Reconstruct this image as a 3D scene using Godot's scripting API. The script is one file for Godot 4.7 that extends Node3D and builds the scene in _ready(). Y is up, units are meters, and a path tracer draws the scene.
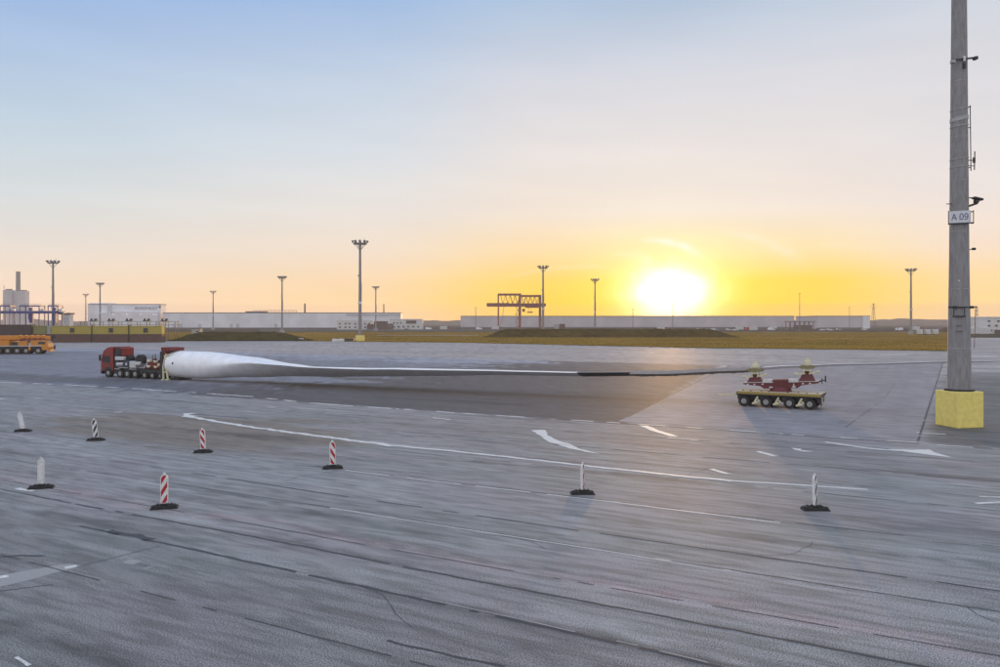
extends Node3D
# A wide port apron at sunset: a long rotor blade on its transporter, barrier beacons, light masts, sheds far behind.
# Units are metres, x right, y up, the camera looks along -z. "ahead" in the comments means -z.

const SUN_AZIMUTH := 12.45   # degrees to the right of straight ahead
const SUN_HEIGHT := 2.3
const HAZE := 0.0003

var M := {}
var T := {}
var used := {}
var rng := RandomNumberGenerator.new()
var n_long := FastNoiseLite.new()
var n_mid := FastNoiseLite.new()
var n_fine := FastNoiseLite.new()

func _ready() -> void:
	rng.seed = 7
	make_camera()
	make_sky()
	make_noises()
	make_materials()
	make_ground()
	make_markings()
	make_background()
	make_masts()
	make_main_mast()
	make_containers()
	make_gap_fillers()
	make_carriers()
	make_mobile_crane()
	make_blade()
	make_truck()
	make_trailer()
	make_beacons()
	make_small_things()

# ---------------------------------------------------------------- camera, sky, sun
func make_camera() -> void:
	var c := Camera3D.new()
	c.name = "camera"
	c.projection = Camera3D.PROJECTION_FRUSTUM
	c.near = 0.1
	c.far = 9000.0
	c.keep_aspect = Camera3D.KEEP_HEIGHT
	c.size = 0.1 * 667.0 / 770.0
	c.frustum_offset = Vector2(0, -0.1 * 11.0 / 770.0)
	c.position = Vector3(0, 6.5, 0)
	add_child(c)
	c.current = true

func sun_vector() -> Vector3:
	var a := deg_to_rad(SUN_AZIMUTH)
	var e := deg_to_rad(SUN_HEIGHT)
	return Vector3(sin(a) * cos(e), sin(e), -cos(a) * cos(e))

# colours of the sky (red, green, blue, 0 to 255) at ten heights, one column for each bearing measured from the sun
func sky_columns() -> Array:
	var cols := []
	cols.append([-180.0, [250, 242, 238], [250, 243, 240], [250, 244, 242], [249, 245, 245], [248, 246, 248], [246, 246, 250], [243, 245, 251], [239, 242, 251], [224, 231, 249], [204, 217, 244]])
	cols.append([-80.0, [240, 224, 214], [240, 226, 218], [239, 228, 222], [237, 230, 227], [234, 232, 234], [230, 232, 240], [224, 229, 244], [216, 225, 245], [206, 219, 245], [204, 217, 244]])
	cols.append([-46.0, [242, 208, 180], [242, 214, 188], [239, 218, 196], [230, 220, 210], [216, 220, 220], [198, 213, 224], [176, 198, 226], [141, 174, 226], [186, 206, 240], [204, 217, 244]])
	cols.append([-22.0, [248, 208, 170], [249, 212, 159], [248, 216, 174], [242, 222, 200], [234, 226, 218], [218, 223, 228], [198, 211, 227], [160, 188, 226], [188, 207, 240], [204, 217, 244]])
	cols.append([-10.0, [253, 203, 100], [255, 208, 80], [254, 214, 106], [251, 220, 166], [241, 226, 210], [233, 226, 222], [216, 217, 224], [174, 196, 222], [190, 208, 240], [204, 217, 244]])
	cols.append([0.0, [255, 206, 70], [255, 217, 50], [255, 224, 66], [253, 233, 160], [244, 232, 216], [236, 228, 223], [220, 220, 226], [174, 194, 218], [190, 208, 240], [204, 217, 244]])
	cols.append([10.0, [254, 206, 114], [255, 211, 84], [255, 217, 94], [251, 226, 174], [243, 229, 216], [232, 225, 222], [219, 219, 225], [184, 202, 222], [192, 209, 240], [204, 217, 244]])
	cols.append([19.0, [253, 210, 156], [253, 213, 146], [252, 218, 162], [246, 224, 202], [238, 227, 220], [226, 222, 223], [218, 218, 223], [196, 208, 224], [194, 210, 240], [204, 217, 244]])
	cols.append([46.0, [242, 208, 180], [242, 214, 188], [239, 218, 196], [232, 220, 212], [223, 222, 221], [212, 217, 224], [196, 208, 226], [178, 200, 228], [190, 208, 240], [204, 217, 244]])
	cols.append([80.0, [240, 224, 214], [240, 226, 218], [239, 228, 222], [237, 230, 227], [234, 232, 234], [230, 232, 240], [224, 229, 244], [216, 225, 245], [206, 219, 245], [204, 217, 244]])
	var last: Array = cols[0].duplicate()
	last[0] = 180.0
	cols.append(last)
	return cols

func make_sky() -> void:
	var cols := sky_columns()
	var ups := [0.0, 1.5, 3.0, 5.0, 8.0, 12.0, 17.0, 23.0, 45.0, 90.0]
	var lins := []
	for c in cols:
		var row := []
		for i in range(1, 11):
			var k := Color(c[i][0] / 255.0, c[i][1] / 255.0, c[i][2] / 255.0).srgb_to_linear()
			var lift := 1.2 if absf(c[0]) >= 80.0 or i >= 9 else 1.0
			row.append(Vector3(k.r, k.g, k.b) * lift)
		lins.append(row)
	var w0 := 720
	var h0 := 720
	var small := Image.create(w0, h0, false, Image.FORMAT_RGBF)
	for x in w0:
		var az := (float(x) + 0.5) / w0 * 360.0 - 180.0 - SUN_AZIMUTH   # the panorama's middle is straight ahead, its seam behind
		az = wrapf(az, -180.0, 180.0)
		var k := 0
		while k < cols.size() - 2 and az > float(cols[k + 1][0]):
			k += 1
		var a0: float = cols[k][0]
		var a1: float = cols[k + 1][0]
		var f := clampf((az - a0) / (a1 - a0), 0.0, 1.0)
		f = lerpf(f, smoothstep(0.0, 1.0, f), 0.5)
		var tones := []
		for i in ups.size():
			tones.append((lins[k][i] as Vector3).lerp(lins[k + 1][i], f))
		var j := 0
		for y in range(h0 - 1, -1, -1):
			var el := 90.0 - (float(y) + 0.5) / h0 * 180.0
			if el < 0.0:
				small.set_pixel(x, y, Color(0.32, 0.27, 0.24))
				continue
			while j < ups.size() - 2 and el > ups[j + 1]:
				j += 1
			var g: float = clampf((el - ups[j]) / (ups[j + 1] - ups[j]), 0.0, 1.0)
			var v: Vector3 = (tones[j] as Vector3).lerp(tones[j + 1], g)
			# what the near haze takes from the low sky and adds to it, so that it arrives as seen
			var thin := exp(-HAZE * minf(2650.0, 64.0 / tan(deg_to_rad(maxf(el, 0.2)))))
			v = (v - Vector3(0.40, 0.32, 0.27) * (1.0 - thin)) / thin
			small.set_pixel(x, y, Color(v.x, v.y, v.z))
	var w := 3072
	var h := 1536
	small.resize(w, h, Image.INTERPOLATE_CUBIC)
	# the glow of the air round the sun, and thin ice clouds over the whole western sky
	var cirrus := FastNoiseLite.new()
	cirrus.seed = 11
	cirrus.frequency = 1.0
	cirrus.fractal_octaves = 5
	var x0 := int(120.0 / 360.0 * w)
	var x1 := int(255.0 / 360.0 * w)
	var y0 := int((90.0 - 32.0) / 180.0 * h)
	for x in range(x0, x1):
		var az := (float(x) + 0.5) / w * 360.0 - 180.0
		var edge := smoothstep(-60.0, -45.0, az) * (1.0 - smoothstep(60.0, 75.0, az))
		for y in range(y0, h / 2):
			var el := 90.0 - (float(y) + 0.5) / h * 180.0
			var c := small.get_pixel(x, y)
			var da := az - SUN_AZIMUTH
			var de := el - 2.0
			# streaked veil, drawn out sideways and dipping a little to the right
			var s := cirrus.get_noise_2d(az * 0.055 + 3.0, (el + az * 0.06) * 0.42)
			var veil := clampf(s * 1.3, -0.5, 0.6) * 0.028 * edge * (1.0 - smoothstep(24.0, 32.0, el)) * smoothstep(0.0, 2.0, el)
			c = Color(c.r * (1.0 + veil), c.g * (1.0 + veil * 0.9), c.b * (1.0 + veil * 0.8))
			# bright wisps above the sun
			var wisp := 0.0
			wisp += streak(da, el, -1.75, 6.0, 2.1, 4.85, 0.26) * 1.0
			wisp += streak(da, el, 4.2, 6.4, 9.0, 4.2, 0.35) * 0.4
			wisp += streak(da, el, -12.0, 3.3, -4.0, 4.1, 0.14) * 0.25
			wisp += streak(da, el, -4.0, 5.0, -1.0, 4.2, 0.3) * 0.25
			wisp += streak(da, el, 10.0, 5.2, 14.0, 4.6, 0.25) * 0.12
			wisp *= 0.75 + 0.6 * cirrus.get_noise_2d(az * 0.9, el * 1.6)
			c = c.lerp(Color(1.1, 1.04, 0.9), clampf(wisp, 0.0, 0.8))
			# the glow
			var r := sqrt(pow(absf(da) / 2.55, 2.0) + pow(absf(de) / (1.6 if de > 0.0 else 1.8), 2.0))
			r *= 1.0 + 0.10 * cirrus.get_noise_2d(az * 0.35 + 20.0, el * 0.5)
			var core := 1.0 / (1.0 + pow(r * 0.97, 4.6))
			var halo := exp(-pow(r / 2.3, 1.5))
			var wide := exp(-r / 3.2)
			c.r += core * 3.0 + halo * 0.26 + wide * 0.03
			c.g += core * 2.6 + halo * 0.12 + wide * 0.01
			c.b += core * 2.2 + halo * 0.0
			small.set_pixel(x, y, c)
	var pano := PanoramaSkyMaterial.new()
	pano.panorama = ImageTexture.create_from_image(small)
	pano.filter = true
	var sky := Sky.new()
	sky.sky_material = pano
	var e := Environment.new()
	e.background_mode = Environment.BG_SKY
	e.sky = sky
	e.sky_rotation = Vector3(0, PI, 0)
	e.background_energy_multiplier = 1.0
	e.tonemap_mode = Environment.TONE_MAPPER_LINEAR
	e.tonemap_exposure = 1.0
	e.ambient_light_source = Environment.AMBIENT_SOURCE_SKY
	e.fog_enabled = true
	e.fog_density = HAZE
	e.fog_light_color = Color(1.0, 0.93, 0.88)
	e.sdfgi_enabled = true
	e.ssao_enabled = true
	e.ssil_enabled = true
	var we := WorldEnvironment.new()
	we.name = "world_environment"
	we.environment = e
	add_child(we)
	var sun := DirectionalLight3D.new()
	sun.name = "sun"
	sun.light_energy = 0.7
	sun.light_color = Color(1.0, 0.78, 0.5)
	sun.light_angular_distance = 1.6
	sun.shadow_enabled = true
	sun.directional_shadow_max_distance = 400.0
	add_child(sun)
	sun.look_at_from_position(sun_vector() * 1000.0, Vector3.ZERO, Vector3.UP)

func streak(x: float, y: float, ax: float, ay: float, bx: float, by: float, wide: float) -> float:
	var p := Vector2(x, y)
	var a := Vector2(ax, ay)
	var d := Vector2(bx, by) - a
	var t := (p - a).dot(d) / d.length_squared()
	if t < -0.2 or t > 1.2:
		return 0.0
	var q := a + d * t + Vector2(0, 0.35 * sin(t * PI))
	var s := p.distance_to(q) / (wide * (0.5 + 0.9 * clampf(t, 0.0, 1.0)))
	return exp(-s * s) * smoothstep(-0.2, 0.25, t) * (1.0 - smoothstep(0.6, 1.2, t))

# ---------------------------------------------------------------- helpers
func numbered(called: String) -> String:
	if not used.has(called):
		used[called] = 0
		return called
	used[called] += 1
	return "%s_%03d" % [called, used[called]]

func begin() -> SurfaceTool:
	var s := SurfaceTool.new()
	s.begin(Mesh.PRIMITIVE_TRIANGLES)
	s.set_smooth_group(-1)
	return s

func tri(s: SurfaceTool, a: Vector3, b: Vector3, c: Vector3, out: Vector3) -> void:
	if (b - a).cross(c - a).dot(out) > 0.0:
		var t := b
		b = c
		c = t
	s.add_vertex(a); s.add_vertex(b); s.add_vertex(c)

func quad(s: SurfaceTool, a: Vector3, b: Vector3, c: Vector3, d: Vector3, out: Vector3) -> void:
	tri(s, a, b, c, out)
	tri(s, a, c, d, out)

func box(s: SurfaceTool, at: Vector3, size: Vector3, turn := Basis(), bev := 0.0) -> void:
	s.set_smooth_group(-1)
	var h := size * 0.5
	if bev <= 0.0:
		for ax in 3:
			for sg in [-1.0, 1.0]:
				var n := Vector3.ZERO
				n[ax] = sg
				var u := Vector3.ZERO
				u[(ax + 1) % 3] = h[(ax + 1) % 3]
				var v := Vector3.ZERO
				v[(ax + 2) % 3] = h[(ax + 2) % 3]
				var m: Vector3 = n * h[ax]
				quad(s, at + turn * (m - u - v), at + turn * (m + u - v), at + turn * (m + u + v), at + turn * (m - u + v), turn * n)
		return
	var g := h - Vector3(bev, bev, bev)
	for ax in 3:
		var b1 := (ax + 1) % 3
		var b2 := (ax + 2) % 3
		for sg in [-1.0, 1.0]:
			var n := Vector3.ZERO
			n[ax] = sg
			var u := Vector3.ZERO
			u[b1] = g[b1]
			var v := Vector3.ZERO
			v[b2] = g[b2]
			var m: Vector3 = n * h[ax]
			quad(s, at + turn * (m - u - v), at + turn * (m + u - v), at + turn * (m + u + v), at + turn * (m - u + v), turn * n)
		for s1 in [-1.0, 1.0]:
			for s2 in [-1.0, 1.0]:
				var o := Vector3.ZERO
				o[b1] = s1
				o[b2] = s2
				var p := Vector3.ZERO
				p[b1] = s1 * h[b1]
				p[b2] = s2 * g[b2]
				var q := Vector3.ZERO
				q[b1] = s1 * g[b1]
				q[b2] = s2 * h[b2]
				var l := Vector3.ZERO
				l[ax] = g[ax]
				quad(s, at + turn * (p - l), at + turn * (p + l), at + turn * (q + l), at + turn * (q - l), turn * o)
	for sx in [-1.0, 1.0]:
		for sy in [-1.0, 1.0]:
			for sz in [-1.0, 1.0]:
				var k := Vector3(sx, sy, sz)
				tri(s, at + turn * (k * Vector3(h.x, g.y, g.z)), at + turn * (k * Vector3(g.x, h.y, g.z)), at + turn * (k * Vector3(g.x, g.y, h.z)), turn * k)

func frame_of(d: Vector3) -> Basis:
	var y := d.normalized()
	var x := y.cross(Vector3(0, 0, 1))
	if x.length() < 0.1:
		x = y.cross(Vector3(1, 0, 0))
	x = x.normalized()
	return Basis(x, y, x.cross(y))

func tube(s: SurfaceTool, a: Vector3, b: Vector3, r0: float, r1 := -1.0, n := 8, caps := true) -> void:
	if r1 < 0.0:
		r1 = r0
	var f := frame_of(b - a)
	for i in n:
		var t0 := TAU * i / n
		var t1 := TAU * (i + 1) / n
		var d0 := f.x * cos(t0) + f.z * sin(t0)
		var d1 := f.x * cos(t1) + f.z * sin(t1)
		s.set_smooth_group(1)
		quad(s, a + d0 * r0, a + d1 * r0, b + d1 * r1, b + d0 * r1, d0 + d1)
		if caps:
			s.set_smooth_group(-1)
			tri(s, a, a + d0 * r0, a + d1 * r0, a - b)
			tri(s, b, b + d0 * r1, b + d1 * r1, b - a)
	s.set_smooth_group(-1)

func bar(s: SurfaceTool, a: Vector3, b: Vector3, w: float, d := -1.0) -> void:
	if d < 0.0:
		d = w
	var f := frame_of(b - a)
	box(s, (a + b) * 0.5, Vector3(w, a.distance_to(b), d), f)

# a flat outline in x and y drawn out from z0 to z1
func extrude(s: SurfaceTool, outline: PackedVector2Array, z0: float, z1: float, xf := Transform3D()) -> void:
	s.set_smooth_group(-1)
	var ix := Geometry2D.triangulate_polygon(outline)
	var zdir := xf.basis.z
	for k in range(0, ix.size(), 3):
		var a := outline[ix[k]]
		var b := outline[ix[k + 1]]
		var c := outline[ix[k + 2]]
		tri(s, xf * Vector3(a.x, a.y, z0), xf * Vector3(b.x, b.y, z0), xf * Vector3(c.x, c.y, z0), -zdir * signf(z1 - z0))
		tri(s, xf * Vector3(a.x, a.y, z1), xf * Vector3(b.x, b.y, z1), xf * Vector3(c.x, c.y, z1), zdir * signf(z1 - z0))
	var cw := Geometry2D.is_polygon_clockwise(outline)
	for i in outline.size():
		var a := outline[i]
		var b := outline[(i + 1) % outline.size()]
		var o := Vector2(b.y - a.y, a.x - b.x) * (-1.0 if cw else 1.0)
		quad(s, xf * Vector3(a.x, a.y, z0), xf * Vector3(b.x, b.y, z0), xf * Vector3(b.x, b.y, z1), xf * Vector3(a.x, a.y, z1), xf.basis * Vector3(o.x, o.y, 0))

func obj(called: String, s: SurfaceTool, m: Material, parent: Node = self) -> MeshInstance3D:
	s.generate_normals()
	var o := MeshInstance3D.new()
	o.mesh = s.commit()
	o.material_override = m
	o.name = numbered(called) if parent == self else called
	parent.add_child(o, true)
	return o

func thing(called: String, label: String, category: String, at := Vector3.ZERO, turn := 0.0, group := "") -> Node3D:
	var o := Node3D.new()
	o.name = numbered(called)
	add_child(o)
	o.position = at
	o.rotation.y = turn
	o.set_meta("label", label)
	o.set_meta("category", category)
	if group != "":
		o.set_meta("group", group)
	return o

func dup(source: Node3D, at: Vector3, turn: float, label := "") -> Node3D:
	var o: Node3D = source.duplicate()
	o.name = numbered(String(source.name).rstrip("0123456789").trim_suffix("_"))
	add_child(o)
	o.position = at
	o.rotation.y = turn
	if label != "":
		o.set_meta("label", label)
	return o

func structure(o: Node) -> void:
	o.set_meta("kind", "structure")

func part_box(called: String, at: Vector3, size: Vector3, m: Material, parent: Node, bev := 0.0) -> MeshInstance3D:
	var s := begin()
	box(s, at, size, Basis(), bev)
	return obj(called, s, m, parent)

# ---------------------------------------------------------------- materials
func make_noises() -> void:
	n_long.seed = 3
	n_long.frequency = 1.0
	n_long.fractal_octaves = 4
	n_mid.seed = 21
	n_mid.frequency = 1.0
	n_mid.fractal_octaves = 4
	n_fine.seed = 5
	n_fine.frequency = 1.0
	n_fine.fractal_octaves = 3

func noise_tex(seed_: int, freq: float, octaves: int, lo: Color, hi: Color, size := 1024, p0 := 0.25, p1 := 0.75, normal := false, strength := 4.0) -> NoiseTexture2D:
	var f := FastNoiseLite.new()
	f.seed = seed_
	f.frequency = freq
	f.fractal_octaves = octaves
	f.fractal_gain = 0.62
	var t := NoiseTexture2D.new()
	t.width = size
	t.height = size
	t.seamless = true
	t.normalize = true
	t.noise = f
	if normal:
		t.as_normal_map = true
		t.bump_strength = strength
	else:
		var g := Gradient.new()
		g.offsets = PackedFloat32Array([p0, p1])
		g.colors = PackedColorArray([lo, hi])
		t.color_ramp = g
	return t

func lin(r: float, g: float, b: float) -> Color:
	return Color(r, g, b).linear_to_srgb()

func mat(called: String, c: Color, rough: float, metal := 0.0, tex: Texture2D = null, scale := 1.0) -> StandardMaterial3D:
	var m := StandardMaterial3D.new()
	m.resource_name = called
	m.albedo_color = c
	m.roughness = rough
	m.metallic = metal
	if tex:
		m.albedo_texture = tex
		m.uv1_triplanar = true
		m.uv1_world_triplanar = true
		m.uv1_scale = Vector3.ONE * scale
	M[called] = m
	return m

func make_materials() -> void:
	T.grime = noise_tex(40, 0.012, 6, Color(0.72, 0.71, 0.69), Color(1, 1, 1))
	T.clean = noise_tex(46, 0.01, 6, Color(0.93, 0.93, 0.925), Color(1, 1, 1))
	T.stain = noise_tex(47, 0.02, 6, Color(0.80, 0.79, 0.77), Color(1, 1, 1), 1024, 0.22, 0.5)
	T.wear = noise_tex(48, 0.009, 7, Color(0.86, 0.85, 0.83), Color(1, 1, 1), 1024, 0.2, 0.62)
	T.patchy = noise_tex(41, 0.006, 5, Color(0.6, 0.58, 0.55), Color(1, 1, 1))
	T.speckle = noise_tex(42, 0.10, 4, Color(0.52, 0.52, 0.525), Color(1.0, 1.0, 1.0), 2048, 0.30, 0.60)
	T.blotch = noise_tex(43, 0.012, 8, Color(0.82, 0.82, 0.815), Color(1, 1, 1), 2048, 0.26, 0.62)
	T.bumps = noise_tex(44, 0.30, 2, Color.BLACK, Color.WHITE, 2048, 0.0, 1.0, true, 3.0)
	T.grit = noise_tex(45, 0.08, 5, Color(0.55, 0.55, 0.55), Color(1, 1, 1))
	# the paving: own tones come with the vertices, grain and blotches from the textures
	for k in ["asphalt", "pavement"]:
		var a := mat(k, Color.WHITE, 0.74, 0.0, T.speckle, 1.0 / 9.0)
		a.vertex_color_use_as_albedo = true
		a.normal_enabled = true
		a.normal_texture = T.bumps
		a.normal_scale = 0.25
		a.detail_enabled = true
		a.detail_blend_mode = BaseMaterial3D.BLEND_MODE_MUL
		a.detail_albedo = T.blotch
		a.detail_uv_layer = BaseMaterial3D.DETAIL_UV_2
	var g := mat("grass", Color.WHITE, 0.95, 0.0, T.grit, 1.0 / 14.0)
	g.vertex_color_use_as_albedo = true
	g.metallic_specular = 0.0
	mat("blades_of_grass", lin(0.24, 0.17, 0.04), 0.9).backlight_enabled = true
	M.blades_of_grass.backlight = lin(0.30, 0.20, 0.04)
	mat("soil", lin(0.12, 0.10, 0.07), 0.95, 0.0, T.patchy, 1.0 / 60.0)
	mat("hill", lin(0.08, 0.08, 0.05), 0.95, 0.0, T.patchy, 1.0 / 300.0)
	M.soil.metallic_specular = 0.0
	M.hill.metallic_specular = 0.0
	mat("tar", lin(0.075, 0.074, 0.078), 0.7, 0.0, T.grit, 0.6)
	mat("line_paint", lin(0.84, 0.83, 0.80), 0.6, 0.0, T.grime, 0.9)
	mat("worn_paint", lin(0.5, 0.49, 0.47), 0.65, 0.0, T.grit, 0.9)
	mat("red_paint", lin(0.26, 0.14, 0.14), 0.65, 0.0, T.grit, 0.9)
	mat("concrete", lin(0.42, 0.41, 0.40), 0.75, 0.0, T.grime, 0.2)
	mat("mast_concrete", lin(0.25, 0.24, 0.24), 0.7, 0.0, T.wear, 0.33)
	M.mast_concrete.normal_enabled = true
	M.mast_concrete.normal_texture = T.bumps
	M.mast_concrete.normal_scale = 0.35
	M.mast_concrete.uv1_scale = Vector3(0.5, 0.08, 0.5)
	mat("far_mast", lin(0.25, 0.24, 0.24), 0.7, 0.0, T.grime, 0.2)
	mat("yellow_concrete", lin(0.80, 0.65, 0.17), 0.6, 0.0, T.clean, 0.2)
	mat("galvanised", lin(0.42, 0.43, 0.44), 0.45, 0.7, T.grime, 1.0)
	mat("dark_steel", lin(0.045, 0.045, 0.05), 0.5, 0.3, T.grime, 0.7)
	mat("rubber", lin(0.035, 0.034, 0.034), 0.85, 0.0, T.grit, 1.3)
	mat("rim_paint", lin(0.58, 0.56, 0.53), 0.45, 0.0, T.grime, 1.0)
	mat("white_plastic", lin(0.86, 0.86, 0.86), 0.4, 0.0, T.grime, 1.4)
	mat("dull_plastic", lin(0.74, 0.75, 0.77), 0.45, 0.0, T.grime, 1.4)
	mat("red_foil", lin(0.55, 0.02, 0.03), 0.35, 0.0, T.grime, 1.4)
	mat("black_foil", lin(0.03, 0.022, 0.022), 0.4, 0.0, T.grime, 1.4)
	mat("sign_white", lin(0.78, 0.79, 0.86), 0.4, 0.0, T.grime, 1.2)
	mat("sign_blue", lin(0.03, 0.04, 0.10), 0.5)
	mat("blade_white", lin(0.86, 0.86, 0.87), 0.32, 0.0, T.clean, 0.06)
	mat("blade_dark", lin(0.07, 0.075, 0.07), 0.5, 0.0, T.grime, 0.3)
	mat("cloth", lin(0.42, 0.36, 0.32), 0.85, 0.0, T.grime, 0.4)
	M.cloth.backlight_enabled = true
	M.cloth.backlight = lin(0.25, 0.22, 0.19)
	mat("truck_red", lin(0.30, 0.020, 0.016), 0.35, 0.0, T.grime, 0.8)
	mat("machine_red", lin(0.22, 0.025, 0.02), 0.5, 0.0, T.grime, 0.8)
	mat("frame_maroon", lin(0.15, 0.018, 0.022), 0.5, 0.0, T.grime, 0.8)
	mat("cream", lin(0.80, 0.74, 0.50), 0.5, 0.0, T.grime, 1.0)
	mat("olive", lin(0.26, 0.23, 0.10), 0.5, 0.0, T.grime, 1.0)
	mat("white_metal", lin(0.70, 0.70, 0.69), 0.4, 0.0, T.grime, 0.8)
	mat("silver", lin(0.55, 0.56, 0.58), 0.35, 0.6, T.grime, 0.8)
	mat("navy", lin(0.03, 0.045, 0.10), 0.45, 0.0, T.grime, 0.8)
	mat("glass", lin(0.03, 0.035, 0.04), 0.12)
	mat("crane_orange", lin(0.75, 0.27, 0.015), 0.4, 0.0, T.grime, 0.5)
	mat("deck_grey", lin(0.56, 0.49, 0.36), 0.6, 0.0, T.stain, 0.9)
	mat("deck_yellow", lin(0.50, 0.36, 0.08), 0.55, 0.0, T.grit, 0.8)
	mat("box_yellow", lin(0.47, 0.37, 0.06), 0.55, 0.0, T.grime, 0.25)
	mat("box_brown", lin(0.115, 0.055, 0.040), 0.6, 0.0, T.grime, 0.25)
	mat("box_dark", lin(0.06, 0.032, 0.028), 0.6, 0.0, T.grime, 0.25)
	mat("box_olive", lin(0.26, 0.24, 0.07), 0.6, 0.0, T.grime, 0.25)
	mat("box_grey", lin(0.42, 0.42, 0.40), 0.6, 0.0, T.grime, 0.25)
	mat("carrier_blue", lin(0.035, 0.05, 0.24), 0.45, 0.0, T.grime, 0.3)
	mat("gantry_red", lin(0.32, 0.085, 0.072), 0.55, 0.0, T.grime, 0.2)
	mat("cladding", lin(0.76, 0.75, 0.77), 0.55, 0.0, T.clean, 0.004)
	mat("cladding_grey", lin(0.52, 0.51, 0.53), 0.55, 0.0, T.clean, 0.004)
	mat("cladding_mauve", lin(0.52, 0.47, 0.48), 0.6, 0.0, T.clean, 0.004)
	mat("roof_edge", lin(0.16, 0.14, 0.14), 0.7, 0.0, T.grime, 0.05)
	mat("plaster", lin(0.80, 0.79, 0.77), 0.7, 0.0, T.grime, 0.1)
	mat("brown_wall", lin(0.13, 0.07, 0.055), 0.7, 0.0, T.grime, 0.2)
	mat("tower_grey", lin(0.55, 0.52, 0.53), 0.7, 0.0, T.clean, 0.004)
	mat("car_white", lin(0.75, 0.75, 0.75), 0.3)
	mat("car_dark", lin(0.04, 0.04, 0.05), 0.3)
	mat("car_silver", lin(0.40, 0.41, 0.43), 0.3, 0.5)
	mat("car_red", lin(0.35, 0.03, 0.03), 0.3)
	var lamp := mat("lamp_glow", lin(0.9, 0.9, 0.9), 0.4)
	lamp.emission_enabled = true
	lamp.emission = Color(1, 0.98, 0.95)
	lamp.emission_energy_multiplier = 0.5

# ---------------------------------------------------------------- the ground
# The apron's lanes all run the same way: "along" and "across" measure a place on it in that direction and square to it.
const LANE := Vector2(0.875, -0.484)   # x and distance ahead

func along(x: float, ahead: float) -> float:
	return x * LANE.x + ahead * LANE.y

func across(x: float, ahead: float) -> float:
	return -x * LANE.y + ahead * LANE.x

func at_lane(a: float, b: float) -> Vector2:
	return Vector2(a * LANE.x - b * LANE.y, a * LANE.y + b * LANE.x)

func steps(stops: Array) -> PackedFloat32Array:
	var out := PackedFloat32Array()
	for k in stops.size() - 1:
		var a: float = stops[k][0]
		var b: float = stops[k + 1][0]
		var n := int(round((b - a) / float(stops[k][1])))
		for i in n:
			out.append(a + (b - a) * i / n)
	out.append(stops[-1][0])
	return out

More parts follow.
